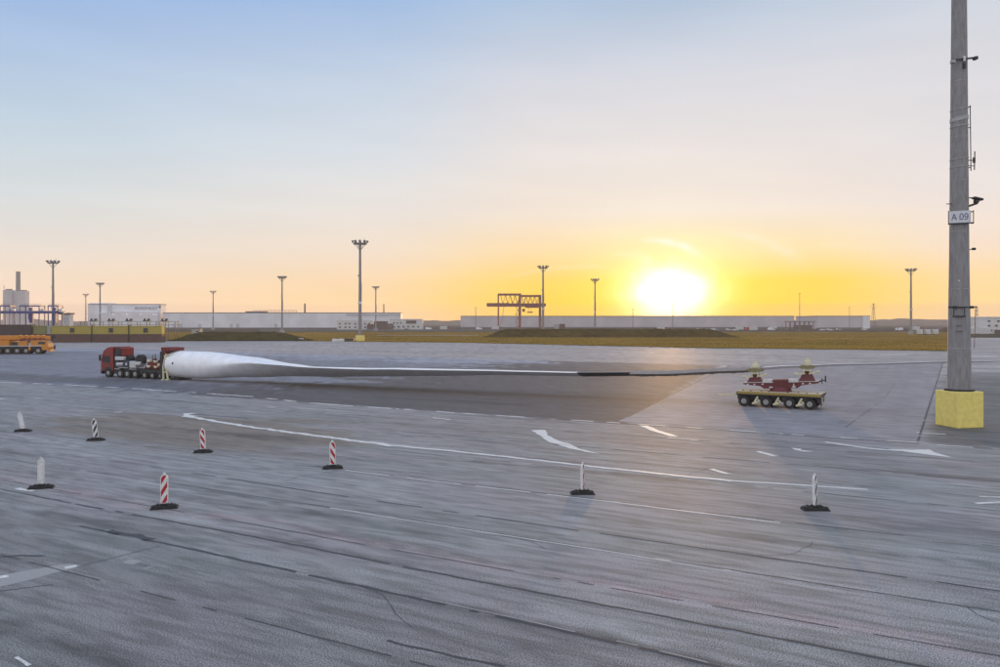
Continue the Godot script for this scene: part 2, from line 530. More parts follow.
func apron_tone(x: float, z: float) -> Color:
	var a := along(x, z)
	var b := across(x, z)
	var streak := n_long.get_noise_2d(a * 0.022, b * 0.55)
	var streak2 := n_fine.get_noise_2d(a * 0.09 + 40.0, b * 2.1)
	var blot := n_mid.get_noise_2d(x * 0.09, z * 0.09)
	var small := n_fine.get_noise_2d(x * 0.55 + 9.0, z * 0.55)
	var k := 1.0 + 0.13 * streak + 0.11 * streak2 + 0.06 * blot + 0.05 * small
	var c := Vector3(0.182, 0.173, 0.172)
	# the stone in the mix is greener in some loads, redder in others
	c = c.lerp(Vector3(0.176, 0.178, 0.172), clampf(0.5 + 1.6 * n_mid.get_noise_2d(a * 0.07 + 90.0, b * 0.22), 0.0, 1.0))
	# paving lanes laid at different times
	if b < 47.3:
		var edges := [15.0, 16.8, 20.6, 22.3, 26.3, 31.6, 37.3, 42.4]
		var lane := 0
		while lane < 8 and b > edges[lane]:
			lane += 1
		k *= [0.80, 0.97, 1.06, 0.95, 1.05, 0.97, 1.03, 0.96, 1.03][lane]
	elif b < 118.0:
		# old dark asphalt between the blade's lane and the marked lanes
		var rag := 3.5 * n_mid.get_noise_2d(b * 0.2, 3.0)
		if a < -58.0 + rag * 5.0:
			c = Vector3(0.135, 0.142, 0.165)
			k *= 0.95
			# a darker strip with ragged edges, running along the lanes
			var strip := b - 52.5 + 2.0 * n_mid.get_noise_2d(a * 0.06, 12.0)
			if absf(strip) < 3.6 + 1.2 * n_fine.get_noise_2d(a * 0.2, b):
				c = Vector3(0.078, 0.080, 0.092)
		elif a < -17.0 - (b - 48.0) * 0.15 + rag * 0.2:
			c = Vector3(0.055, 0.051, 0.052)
		elif a > 0.0 + (b - 47.3) * 0.04:
			c = Vector3(0.088, 0.086, 0.085)
			k *= 1.0 + 0.25 * n_fine.get_noise_2d(x * 1.3, z * 1.3)
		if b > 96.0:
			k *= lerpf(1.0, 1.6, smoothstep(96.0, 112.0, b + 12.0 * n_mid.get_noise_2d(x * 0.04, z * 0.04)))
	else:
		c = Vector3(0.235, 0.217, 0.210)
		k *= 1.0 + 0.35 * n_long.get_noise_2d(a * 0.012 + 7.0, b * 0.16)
	# old red lane paint, worn to a tint
	var red := exp(-pow((b - 18.0 + 0.5 * n_mid.get_noise_2d(a * 0.1, 0.0)) / 0.42, 2.0))
	red += 0.6 * exp(-pow((b - 19.2) / 0.5, 2.0)) * clampf(n_mid.get_noise_2d(a * 0.08, 5.0) + 0.2, 0.0, 1.0)
	red *= clampf(0.5 + 1.3 * n_fine.get_noise_2d(a * 0.3, b * 2.0), 0.0, 1.0)
	c = c.lerp(Vector3(0.23, 0.165, 0.17), clampf(red, 0.0, 1.0) * 0.7)
	# brown earth carried on to the paving
	var p := Vector2((a + 38.0) / 14.0, (b - 32.5) / 7.5)
	var earth := 1.0 - smoothstep(0.55, 1.05, p.length() + 0.55 * n_mid.get_noise_2d(a * 0.05, b * 0.18))
	c = c.lerp(Vector3(0.132, 0.106, 0.080), earth * (0.85 + 0.15 * small))
	p = Vector2((a + 15.0) / 22.0, (b - 42.0) / 6.0)
	earth = 1.0 - smoothstep(0.5, 1.0, p.length() + 0.6 * n_mid.get_noise_2d(a * 0.04, b * 0.2))
	c = c.lerp(Vector3(0.165, 0.145, 0.135), earth * 0.5)
	# damp and oily patches
	var oil := clampf(n_mid.get_noise_2d(a * 0.035 + 50.0, b * 0.60) * 2.4 - 0.62, 0.0, 0.55)
	k *= 1.0 - oil * 0.8
	# pale scuffs
	var scuff := clampf(n_mid.get_noise_2d(a * 0.05 - 30.0, b * 0.9 + 11.0) * 2.2 - 0.75, 0.0, 0.4)
	k *= 1.0 + scuff * 0.7
	k *= 2.15
	return Color(c.x * k, c.y * k, c.z * k)

func grid_mesh(xs: PackedFloat32Array, zs: PackedFloat32Array, place: Callable, tone: Callable, inside = null) -> ArrayMesh:
	var v := PackedVector3Array()
	var c := PackedColorArray()
	var uv := PackedVector2Array()   # streaks run along the lanes
	var nx := xs.size()
	for z in zs:
		for x in xs:
			var p: Vector3 = place.call(x, z)
			v.append(p)
			c.append(tone.call(p.x, -p.z))
			uv.append(Vector2(along(p.x, -p.z) / 84.0, across(p.x, -p.z) / 11.0))
	var ix := PackedInt32Array()
	for j in zs.size() - 1:
		for i in nx - 1:
			var o := j * nx + i
			if inside != null and not inside.call((v[o] + v[o + nx + 1]) * 0.5):
				continue
			ix.append_array([o, o + nx, o + 1, o + 1, o + nx, o + nx + 1])
	var nn := PackedVector3Array()
	nn.resize(v.size())
	for j in zs.size():
		for i in nx:
			var l := v[j * nx + maxi(i - 1, 0)]
			var r := v[j * nx + mini(i + 1, nx - 1)]
			var f := v[maxi(j - 1, 0) * nx + i]
			var g := v[mini(j + 1, zs.size() - 1) * nx + i]
			var n := (r - l).cross(g - f).normalized()
			nn[j * nx + i] = n if n.y > 0.0 else -n
	var arrays := []
	arrays.resize(Mesh.ARRAY_MAX)
	arrays[Mesh.ARRAY_VERTEX] = v
	arrays[Mesh.ARRAY_NORMAL] = nn
	arrays[Mesh.ARRAY_COLOR] = c
	arrays[Mesh.ARRAY_TEX_UV] = uv
	arrays[Mesh.ARRAY_TEX_UV2] = uv
	arrays[Mesh.ARRAY_INDEX] = ix
	var m := ArrayMesh.new()
	m.add_surface_from_arrays(Mesh.PRIMITIVE_TRIANGLES, arrays)
	return m

func sheet(called: String, mesh: Mesh, m: Material, parent: Node = self) -> MeshInstance3D:
	var o := MeshInstance3D.new()
	o.mesh = mesh
	o.material_override = m
	o.name = numbered(called) if parent == self else called
	parent.add_child(o, true)
	return o

func flat(x: float, z: float) -> Vector3:
	return Vector3(x, 0.0, -z)

var apron: Node3D

func make_ground() -> void:
	var s := begin()
	quad(s, Vector3(-2600, -0.06, -2600), Vector3(2600, -0.06, -2600), Vector3(2600, -0.06, 250), Vector3(-2600, -0.06, 250), Vector3.UP)
	structure(obj("ground", s, M.soil))
	var xs := steps([[-330.0, 5.0], [-60.0, 0.5], [60.0, 5.0], [330.0, 5.0]])
	var zs := steps([[-60.0, 6.0], [9.0, 0.45], [70.0, 2.0], [330.0, 2.0]])
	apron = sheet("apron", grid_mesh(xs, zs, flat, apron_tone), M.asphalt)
	structure(apron)
	# the paler strip of newer paving that the trailer stands on, with straight sawn edges
	var place := func(u: float, t: float) -> Vector3:
		var near := Vector2(7.75, 50.6).lerp(Vector2(22.9, 42.2), u)
		var far := Vector2(35.0, 117.0).lerp(Vector2(74.0, 128.5), u)
		var p := near.lerp(far, t)
		return Vector3(p.x, 0.004, -p.y)
	var tone := func(x: float, z: float) -> Color:
		var a := along(x, z)
		var b := across(x, z)
		var k := 1.0 + 0.20 * n_mid.get_noise_2d(x * 0.1 + 3.0, z * 0.1) + 0.13 * n_long.get_noise_2d(a * 0.6, b * 0.03) + 0.1 * n_fine.get_noise_2d(x * 0.6, z * 0.6)
		return Color(0.37 * k, 0.355 * k, 0.375 * k)
	var us := steps([[0.0, 0.02], [1.0, 1.0]])
	var ts := steps([[0.0, 0.01], [1.0, 1.0]])
	structure(sheet("pavement", grid_mesh(us, ts, place, tone), M.pavement))
	# rough grass beyond the apron: its near edge steps back to the left
	var grass_place := func(x: float, z: float) -> Vector3:
		return Vector3(x, 0.05 + 0.22 * (1.0 + n_mid.get_noise_2d(x * 0.08, z * 0.08)) * smoothstep(0.0, 10.0, z - grass_edge(x)), -z)
	var grass_tone := func(x: float, z: float) -> Color:
		var k := 1.0 + 0.5 * n_long.get_noise_2d(x * 0.012, z * 0.10) + 0.35 * n_fine.get_noise_2d(x * 0.15, z * 0.2)
		var dry := clampf(0.5 + 1.2 * n_mid.get_noise_2d(x * 0.012 + 60.0, z * 0.05), 0.0, 1.0)
		var c := Vector3(0.290, 0.190, 0.030).lerp(Vector3(0.430, 0.245, 0.052), dry)
		return Color(c.x * k, c.y * k, c.z * k)
	var in_grass := func(p: Vector3) -> bool:
		return -p.z > grass_edge(p.x) and p.x < -p.z * 0.603 and p.x > -maxf(118.0, 118.0 + (-p.z - 272.0) * 0.44)
	var gx := steps([[-220.0, 2.5], [300.0, 2.5]])
	var gz := steps([[172.0, 1.5], [300.0, 4.0], [500.0, 4.0]])
	var grass := sheet("grass_field", grid_mesh(gx, gz, grass_place, grass_tone, in_grass), M.grass)
	structure(grass)
	make_bank("earth_bank", -8.0, 104.0, 322.0, 22.0, 3.3, Vector3(0.120, 0.085, 0.024))
	make_bank("earth_bank", -118.0, -66.0, 268.0, 18.0, 2.7, Vector3(0.095, 0.080, 0.028))
	# two service roads crossing the grass
	s = begin()
	quad(s, Vector3(-57, 0.62, -352), Vector3(-10, 0.62, -352), Vector3(-10, 0.62, -360), Vector3(-57, 0.62, -360), Vector3.UP)
	structure(obj("service_road", s, M.concrete))
	s = begin()
	quad(s, Vector3(70, 0.06, -505), Vector3(420, 0.06, -505), Vector3(420, 0.06, -520), Vector3(70, 0.06, -520), Vector3.UP)
	structure(obj("service_road", s, M.concrete))
	make_tufts()
	# low hills on the horizon
	for d in [[-2000.0, 2500.0, 2350.0, 13.0, 9.0, 0.0], [300.0, 2400.0, 2100.0, 15.0, 7.0, 30.0]]:
		var hx := steps([[d[0], 12.0], [d[1], 12.0]])
		var hz := steps([[0.0, 0.1], [1.0, 0.1]])
		var hp := func(x: float, t: float) -> Vector3:
			var hgt: float = d[3] + d[4] * n_long.get_noise_2d(x * 0.0022 + d[5], 2.0) + 4.0 * n_fine.get_noise_2d(x * 0.02, d[5])
			return Vector3(x, maxf(hgt, 4.0) * sin(t * PI), -float(d[2]) - 180.0 * t)
		var ht := func(_x: float, _z: float) -> Color:
			return Color(1, 1, 1)
		structure(sheet("hills", grid_mesh(hx, hz, hp, ht), M.hill))

func grass_edge(x: float) -> float:
	var e := 270.0
	if x > -74.0:
		e = lerpf(270.0, 244.0, clampf((x + 74.0) / 66.0, 0.0, 1.0))
	if x > -8.0:
		e = lerpf(244.0, 196.0, clampf((x + 8.0) / 59.0, 0.0, 1.0))
	if x > 51.0:
		e = lerpf(196.0, 175.0, clampf((x - 51.0) / 50.0, 0.0, 1.0))
	return e + 1.4 * n_mid.get_noise_2d(x * 0.1, 70.0)

func make_bank(called: String, x0: float, x1: float, z0: float, deep: float, high: float, c: Vector3) -> void:
	var xs := steps([[x0, 1.2], [x1, 1.2]])
	var zs := steps([[z0, 1.0], [z0 + deep, 1.0]])
	var place := func(x: float, z: float) -> Vector3:
		var ends := smoothstep(0.0, 11.0, x - x0) * smoothstep(0.0, 16.0, x1 - x)
		var sides := smoothstep(0.0, 6.0, z - z0) * smoothstep(0.0, 6.0, z0 + deep - z)
		var h := high * ends * sides * (1.0 + 0.08 * n_mid.get_noise_2d(x * 0.05, z * 0.1)) + 0.5 * ends * sides * n_fine.get_noise_2d(x * 0.35, z * 0.35)
		return Vector3(x, 0.25 + maxf(h, -0.2), -z)
	var tone := func(x: float, z: float) -> Color:
		var k := 1.0 + 0.6 * n_fine.get_noise_2d(x * 0.25, z * 0.4) + 0.4 * n_mid.get_noise_2d(x * 0.05, z * 0.2)
		return Color(c.x * k, c.y * k, c.z * k)
	structure(sheet(called, grid_mesh(xs, zs, place, tone), M.grass))

func make_tufts() -> void:
	var s := begin()
	for i in 5:
		var t := TAU * i / 5.0 + 0.3
		var d := Vector3(cos(t), 0, sin(t))
		var q := Vector3(-d.z, 0, d.x)
		tri(s, d * 0.05 - q * 0.07, d * 0.05 + q * 0.07, d * 0.28 + Vector3(0, 1.0, 0), d + Vector3(0, 0.3, 0))
	s.generate_normals()
	var mm := MultiMesh.new()
	mm.transform_format = MultiMesh.TRANSFORM_3D
	mm.mesh = s.commit()
	var spots := []
	for i in 16000:
		var x := rng.randf_range(-114.0, 160.0)
		var z := grass_edge(x) + 0.3 + pow(rng.randf(), 2.2) * 190.0
		if n_mid.get_noise_2d(x * 0.05, z * 0.12) + rng.randf_range(-0.4, 0.5) < 0.0 or x > z * 0.6:
			continue
		spots.append(Vector3(x, 0.12, -z))
	mm.instance_count = spots.size()
	for i in spots.size():
		var k := rng.randf_range(0.25, 0.6)
		mm.set_instance_transform(i, Transform3D(Basis(Vector3.UP, rng.randf() * TAU).scaled(Vector3(k * 1.4, k, k * 1.4)), spots[i]))
	var o := MultiMeshInstance3D.new()
	o.multimesh = mm
	o.material_override = M.blades_of_grass
	o.name = "grass_tufts"
	o.set_meta("kind", "stuff")
	o.set_meta("label", "rough grass tufts growing on the field beyond the paving")
	o.set_meta("category", "grass")
	add_child(o)

# ---------------------------------------------------------------- markings, joints and patches on the apron
# a ribbon along a line of points; worn = share of it that is rubbed away
func ribbon(called: String, pts: Array, wide: float, y: float, m: Material, worn := 0.0, rough := 0.25, seed_ := 0.0, parent: Node = null, piece := 0.22) -> void:
	var s := begin()
	var left := Vector3.ZERO
	var right := Vector3.ZERO
	var open := false
	var run := 0.0
	var any := false
	for i in pts.size() - 1:
		var a: Vector2 = pts[i]
		var b: Vector2 = pts[i + 1]
		var d := (b - a).normalized()
		var nrm := Vector2(-d.y, d.x)
		var n := maxi(1, int(a.distance_to(b) / piece))
		for j in n + 1:
			var p := a.lerp(b, float(j) / n)
			run = a.distance_to(b) * j / n + i * 17.3
			var w := wide * (1.0 + rough * n_fine.get_noise_2d(run * 1.7 + seed_, 4.0 + i))
			var off := wide * rough * 1.2 * n_fine.get_noise_2d(run * 0.8 + seed_, 30.0 + i)
			var gone := worn > 0.0 and n_mid.get_noise_2d(run * 0.35 + seed_ * 3.0, 8.0 + i) * 1.15 + 0.5 + 0.35 * n_fine.get_noise_2d(run * 2.5 + seed_, 1.0) < worn
			var q := p + nrm * off
			var l := Vector3(q.x + nrm.x * w * 0.5, y, -(q.y + nrm.y * w * 0.5))
			var r := Vector3(q.x - nrm.x * w * 0.5, y, -(q.y - nrm.y * w * 0.5))
			if open and not gone and not (j == 0 and i == 0):
				quad(s, left, l, r, right, Vector3.UP)
				any = true
			left = l
			right = r
			open = not gone
	if any:
		obj(called, s, m, parent if parent else apron)

# a flat patch with a ragged outline
func patch(called: String, pts: Array, y: float, m: Material) -> void:
	var poly := PackedVector2Array()
	for i in pts.size():
		var a: Vector2 = pts[i]
		var b: Vector2 = pts[(i + 1) % pts.size()]
		var n := maxi(1, int(a.distance_to(b) / 0.3))
		for j in n:
			var p := a.lerp(b, float(j) / n)
			poly.append(p + Vector2(n_fine.get_noise_2d(p.x * 3.0, p.y * 3.0), n_fine.get_noise_2d(p.x * 3.0 + 50.0, p.y * 3.0)) * 0.10)
	var s := begin()
	var ix := Geometry2D.triangulate_polygon(poly)
	for k in range(0, ix.size(), 3):
		var t := []
		for e in 3:
			t.append(Vector3(poly[ix[k + e]].x, y, -poly[ix[k + e]].y))
		tri(s, t[0], t[1], t[2], Vector3.UP)
	if ix.size() > 0:
		obj(called, s, m, apron)

func lane_line(b: float, a0: float, a1: float) -> Array:
	return [at_lane(a0, b), at_lane(a1, b)]

func make_markings() -> void:
	var J := 0.004
	var W := 0.008
	# the long white hand-laid line that wanders across the lanes
	ribbon("painted_line", [Vector2(-21.97, 53.53), Vector2(-20.07, 51.87), Vector2(-16.01, 48.36), Vector2(-14.34, 47.0), Vector2(-11.7, 45.05), Vector2(-8.84, 42.96), Vector2(-5.61, 40.6)], 0.44, W, M.line_paint, 0.0, 0.35, 1.0)
	ribbon("painted_line", [Vector2(-5.61, 40.6), Vector2(-2.34, 38.89), Vector2(1.15, 36.77), Vector2(3.56, 35.12), Vector2(5.31, 34.07), Vector2(7.62, 32.61), Vector2(9.51, 31.58)], 0.30, W, M.line_paint, -1.0, 0.3, 2.0)
	ribbon("painted_line", [Vector2(9.51, 31.58), Vector2(12.56, 30.61), Vector2(14.3, 29.95)], 0.2, W, M.line_paint, 0.12, 0.3, 3.0)
	ribbon("painted_line", [Vector2(9.2, 31.3), Vector2(12.3, 30.2), Vector2(18.5, 27.6)], 0.09, W, M.worn_paint, 0.42, 0.4, 33.0)
	patch("arrow_marking", [Vector2(-21.9, 53.2), Vector2(-22.6, 55.0), Vector2(-21.6, 55.2), Vector2(-22.0, 54.2), Vector2(-20.9, 53.4), Vector2(-21.3, 52.6)], W + 0.004, M.line_paint)
	# thin white lane lines, rubbed thin
	ribbon("lane_line", [Vector2(-8.14, 34.64), Vector2(-2.55, 31.46), Vector2(4.32, 27.73), Vector2(9.08, 24.96)], 0.10, W, M.line_paint, 0.17, 0.24, 4.0)
	ribbon("lane_line", [Vector2(9.08, 24.96), Vector2(14.54, 22.2)], 0.07, W, M.worn_paint, 0.33, 0.24, 5.0)
	ribbon("lane_line", [Vector2(-5.96, 26.98), Vector2(-1.52, 24.43), Vector2(2.15, 22.39), Vector2(6.04, 20.14)], 0.065, W, M.line_paint, 0.17, 0.24, 6.0)
	ribbon("lane_line", [Vector2(6.04, 20.14), Vector2(9.42, 18.23)], 0.06, W, M.worn_paint, 0.28, 0.24, 7.0)
	ribbon("lane_line", [Vector2(-1.83, 18.14), Vector2(0.61, 16.76), Vector2(3.16, 15.24), Vector2(4.17, 14.58)], 0.05, W, M.worn_paint, 0.42, 0.5, 8.0)
	ribbon("lane_line", [Vector2(-6.6, 20.9), Vector2(-5.0, 20.0)], 0.05, W, M.worn_paint, 0.28, 0.30, 9.0)
	ribbon("lane_line", [Vector2(-14.69, 57.2), Vector2(-9.98, 54.4), Vector2(-5.93, 51.9)], 0.22, W, M.worn_paint, 0.25, 0.24, 10.0)
	ribbon("lane_line", [Vector2(3.0, 41.2), Vector2(5.18, 39.95), Vector2(10.55, 36.98), Vector2(15.44, 34.2)], 0.09, W, M.worn_paint, 0.23, 0.24, 11.0)
	# the broken white border of the marked lanes
	ribbon("dash_marking", [Vector2(-54.62, 84.12), Vector2(-46.13, 80.73)], 0.38, W, M.line_paint, 0.38, 0.3, 12.0)
	ribbon("dash_marking", [Vector2(-46.13, 80.73), Vector2(-35.19, 75.26), Vector2(-21.96, 67.64)], 0.36, W, M.line_paint, 0.36, 0.3, 13.0)
	ribbon("dash_marking", [Vector2(-21.96, 67.64), Vector2(-16.23, 62.9), Vector2(-12.41, 60.4), Vector2(-7.59, 57.86)], 0.30, W, M.line_paint, 0.34, 0.3, 14.0)
	ribbon("dash_marking", [Vector2(-7.59, 57.86), Vector2(-3.31, 55.43), Vector2(2.52, 52.41), Vector2(7.76, 49.8)], 0.26, W, M.line_paint, 0.40, 0.3, 15.0)
	for d in [[8.6, 49.3, 10.4, 48.4], [11.6, 47.7, 13.2, 46.9], [13.9, 46.45, 15.2, 45.75], [16.3, 45.0, 17.5, 44.3], [19.2, 43.5, 20.4, 42.8], [21.3, 42.4, 22.6, 41.75], [23.2, 40.86, 25.4, 39.6]]:
		ribbon("dash_marking", [Vector2(d[0], d[1]), Vector2(d[2], d[3])], 0.2, W, M.line_paint, 0.22, 0.3, d[0])
	# worn arrows and odd strokes of paint
	patch("arrow_marking", [Vector2(1.85, 46.4), Vector2(2.75, 46.6), Vector2(2.75, 44.4), Vector2(3.25, 42.1), Vector2(3.75, 41.2), Vector2(4.15, 39.5), Vector2(4.95, 38.1), Vector2(4.3, 38.7), Vector2(3.6, 39.7), Vector2(3.1, 40.9), Vector2(2.6, 42.0), Vector2(2.3, 44.2)], W, M.line_paint)
	patch("arrow_marking", [Vector2(8.75, 48.6), Vector2(9.3, 48.5), Vector2(9.6, 46.2), Vector2(10.2, 43.8), Vector2(9.7, 44.0), Vector2(9.1, 46.2)], W, M.line_paint)
	ribbon("arrow_marking", [Vector2(9.45, 43.4), Vector2(10.95, 42.5)], 0.16, W, M.line_paint, 0.2, 0.4, 21.0)
	ribbon("arrow_marking", [Vector2(17.73, 41.9), Vector2(18.91, 39.9), Vector2(20.3, 39.0)], 0.3, W, M.line_paint, -1.0, 0.3, 22.0)
	patch("arrow_marking", [Vector2(19.9, 39.5), Vector2(21.0, 39.25), Vector2(21.95, 39.35), Vector2(21.75, 38.4), Vector2(21.75, 37.0), Vector2(21.2, 37.5), Vector2(20.6, 38.4)], W + 0.004, M.line_paint)
	patch("arrow_marking", [Vector2(12.85, 38.8), Vector2(13.15, 38.9), Vector2(13.55, 37.4), Vector2(13.2, 37.4)], W, M.line_paint)
	patch("arrow_marking", [Vector2(15.1, 39.9), Vector2(15.55, 39.6), Vector2(15.35, 39.2), Vector2(15.75, 38.7), Vector2(15.3, 38.7), Vector2(15.05, 39.3)], W, M.line_paint)
	patch("arrow_marking", [Vector2(9.2, 34.1), Vector2(9.5, 34.15), Vector2(9.95, 33.0), Vector2(9.65, 33.0)], W, M.line_paint)
	ribbon("arrow_marking", [Vector2(14.9, 47.7), Vector2(15.8, 48.4), Vector2(16.6, 47.6)], 0.2, 0.012, M.worn_paint, 0.3, 0.4, 24.0)
	ribbon("painted_line", [Vector2(17.9, 28.75), Vector2(19.5, 28.5)], 0.16, W, M.line_paint, 0.06, 0.4, 25.0)
	ribbon("painted_line", [Vector2(17.1, 27.6), Vector2(18.3, 27.9)], 0.22, W, M.line_paint, 0.06, 0.4, 26.0)
	ribbon("painted_line", [Vector2(24.6, 45.5), Vector2(25.9, 44.7)], 0.25, W, M.line_paint, 0.06, 0.3, 27.0)
	ribbon("painted_line", [Vector2(-27.9, 55.7), Vector2(-27.0, 56.0), Vector2(-26.3, 56.1)], 0.3, W, M.line_paint, 0.1, 0.5, 28.0)
	ribbon("painted_line", [Vector2(-43.2, 65.5), Vector2(-42.1, 65.3)], 0.4, W, M.line_paint, 0.1, 0.5, 29.0)
	ribbon("painted_line", [Vector2(-18.9, 30.15), Vector2(-18.0, 29.65)], 0.22, W, M.line_paint, 0.0, 0.4, 30.0)
	ribbon("painted_line", [Vector2(-4.6, 52.6), Vector2(-3.3, 51.5)], 0.22, W, M.line_paint, 0.05, 0.4, 34.0)
	ribbon("painted_line", [Vector2(11.2, 16.6), Vector2(11.6, 16.35)], 0.05, W, M.line_paint, 0.1, 0.4, 35.0)
	# a big smear of old white paint at the near left, and smaller ghosts of paint
	patch("worn_marking", [Vector2(-13.1, 19.6), Vector2(-12.45, 20.2), Vector2(-11.6, 20.75), Vector2(-11.2, 20.65), Vector2(-11.2, 20.3), Vector2(-11.6, 19.9), Vector2(-12.0, 19.2), Vector2(-12.4, 18.8)], J, M.worn_paint)
	ribbon("worn_marking", [Vector2(-13.0, 19.5), Vector2(-12.0, 20.1), Vector2(-11.3, 20.55)], 0.22, W, M.line_paint, 0.25, 0.6, 36.0)
	ribbon("worn_marking", [Vector2(-10.2, 21.0), Vector2(-9.6, 20.8), Vector2(-9.0, 20.2)], 0.3, J, M.worn_paint, 0.55, 0.6, 37.0, null, 0.08)
	ribbon("worn_marking", [Vector2(-9.4, 14.95), Vector2(-8.9, 14.6)], 0.08, W, M.line_paint, 0.3, 0.6, 38.0)
	# joints sealed with tar, and cracks
	ribbon("tar_joint", [Vector2(-19.52, 30.06), Vector2(-15.22, 27.58), Vector2(-7.58, 23.44), Vector2(-1.23, 19.72), Vector2(3.56, 17.05), Vector2(8.3, 14.4)], 0.10, J, M.tar, 0.04, 0.35, 50.0)
	ribbon("tar_joint", [Vector2(-13.45, 24.6), Vector2(-9.08, 22.2), Vector2(-4.31, 19.48), Vector2(-1.83, 18.05), Vector2(3.16, 15.14), Vector2(4.2, 14.5)], 0.11, J, M.tar, 0.09, 0.45, 51.0)
	ribbon("tar_joint", [Vector2(-12.2, 24.05), Vector2(-10.4, 23.0)], 0.30, J, M.tar, 0.08, 0.45, 52.0)
	ribbon("tar_joint", [Vector2(-23.81, 36.67), Vector2(-14.15, 31.58), Vector2(-5.96, 27.05), Vector2(2.15, 22.46), Vector2(11.23, 17.3)], 0.06, J, M.tar, 0.12, 0.30, 53.0)
	ribbon("tar_joint", [Vector2(-13.7, 33.48), Vector2(-7.78, 29.95), Vector2(1.32, 24.72), Vector2(12.1, 18.64)], 0.09, J, M.tar, 0.12, 0.40, 54.0)
	ribbon("tar_joint", [Vector2(-8.4, 34.9), Vector2(4.32, 27.85), Vector2(14.5, 22.3)], 0.07, J, M.tar, 0.18, 0.30, 55.0)
	ribbon("tar_joint", [Vector2(-20.63, 31.78), Vector2(-11.37, 26.69), Vector2(-1.59, 21.2), Vector2(9.75, 15.0)], 0.05, J, M.tar, 0.18, 0.30, 56.0)
	ribbon("tar_joint", lane_line(37.3, -60.0, 6.0), 0.09, J, M.tar, 0.16, 0.30, 57.0)
	ribbon("tar_joint", lane_line(31.6, -50.0, 6.0), 0.07, J, M.tar, 0.20, 0.30, 58.0)
	ribbon("tar_joint", lane_line(42.4, -70.0, 2.0), 0.10, J, M.tar, 0.18, 0.30, 59.0)
	ribbon("tar_joint", lane_line(47.05, -66.0, 3.0), 0.22, J, M.tar, 0.14, 0.30, 60.0)
	ribbon("tar_joint", lane_line(26.3, -56.0, -22.0), 0.07, J, M.tar, 0.16, 0.30, 61.0)
	ribbon("tar_joint", [Vector2(-11.3, 20.4), Vector2(-9.89, 22.39)], 0.035, J, M.tar, 0.04, 0.25, 62.0)
	ribbon("tar_joint", [Vector2(-14.6, 21.1), Vector2(-13.4, 21.5), Vector2(-12.7, 21.4)], 0.12, J, M.tar, 0.08, 0.45, 63.0)
	ribbon("tar_joint", [Vector2(-12.4, 18.5), Vector2(-11.1, 19.1)], 0.05, J, M.tar, 0.12, 0.45, 64.0)
	ribbon("tar_joint", [Vector2(-2.3, 15.75), Vector2(-1.7, 15.4), Vector2(-0.9, 15.0), Vector2(0.1, 14.55)], 0.09, J, M.tar, 0.08, 0.45, 65.0)
	ribbon("tar_joint", [Vector2(-3.9, 15.5), Vector2(-3.2, 15.2)], 0.12, J, M.tar, 0.12, 0.45, 66.0)
	ribbon("tar_joint", lane_line(12.1, -24.0, -4.0), 0.05, J, M.tar, 0.18, 0.30, 67.0)
	ribbon("tar_joint", [Vector2(7.85, 50.75), Vector2(35.0, 117.0)], 0.2, W, M.tar, 0.16, 0.25, 68.0)
	ribbon("tar_joint", [Vector2(22.9, 42.2), Vector2(74.0, 128.5)], 0.12, W, M.tar, 0.10, 0.25, 69.0)
	ribbon("tar_joint", [Vector2(20.0, 45.5), Vector2(33.0, 66.0), Vector2(42.0, 82.0)], 0.06, W, M.tar, 0.45, 0.3, 70.0)
	# fine cracks that wander off the joints
	for k in 9:
		var a0 := rng.randf_range(-30.0, 2.0)
		var b0: float = [15.0, 16.8, 20.6, 22.3, 26.3, 31.6][k % 6]
		var pts := [at_lane(a0, b0)]
		var heading := rng.randf_range(0.3, 1.2) * (1.0 if k % 2 else -1.0)
		for q in rng.randi_range(4, 9):
			heading += rng.randf_range(-0.5, 0.5)
			a0 += cos(heading) * 0.45
			b0 += sin(heading) * 0.45
			pts.append(at_lane(a0, b0))
		ribbon("crack", pts, 0.022, J, M.tar, 0.0, 0.5, k * 3.1)
	# far rows of worn parking lines
	for row in [[128.0, 0.35], [136.0, 0.45], [146.0, 0.5], [158.0, 0.55], [172.0, 0.6], [188.0, 0.7], [112.0, 0.25], [104.0, 0.25]]:
		var a := -150.0
		while a < 40.0:
			var l := rng.randf_range(3.0, 11.0)
			if rng.randf() < 0.42 and at_lane(a + l, row[0]).y < grass_edge(at_lane(a + l, row[0]).x) - 3.0 and at_lane(a, row[0]).y < grass_edge(at_lane(a, row[0]).x) - 3.0:
				ribbon("dash_marking", lane_line(row[0] + rng.randf_range(-0.5, 0.5), a, a + l), row[1], 0.01, M.worn_paint, 0.3, 0.3, a, null, 1.0)
			a += l + rng.randf_range(2.0, 14.0)
	for d in [[-69.0, 232.0, 8.0], [-21.7, 186.0, 4.5], [27.0, 167.0, 6.0], [77.0, 156.0, 5.0], [-48.0, 205.0, 7.0], [53.0, 172.0, 6.0], [90.0, 150.0, 6.0]]:
		ribbon("painted_line", [Vector2(d[0], d[1]), Vector2(d[0] + d[2], d[1] - d[2] * 0.3)], 1.6, 0.012, M.line_paint, 0.15, 0.5, d[0], null, 0.8)
	for k in 9:
		var z := 78.0 + k * 7.5
		ribbon("dash_marking", [Vector2(z * 0.605, z), Vector2(z * 0.605 + 8.0 + k, z - 1.5)], 0.3, W, M.worn_paint, 0.4, 0.4, z)

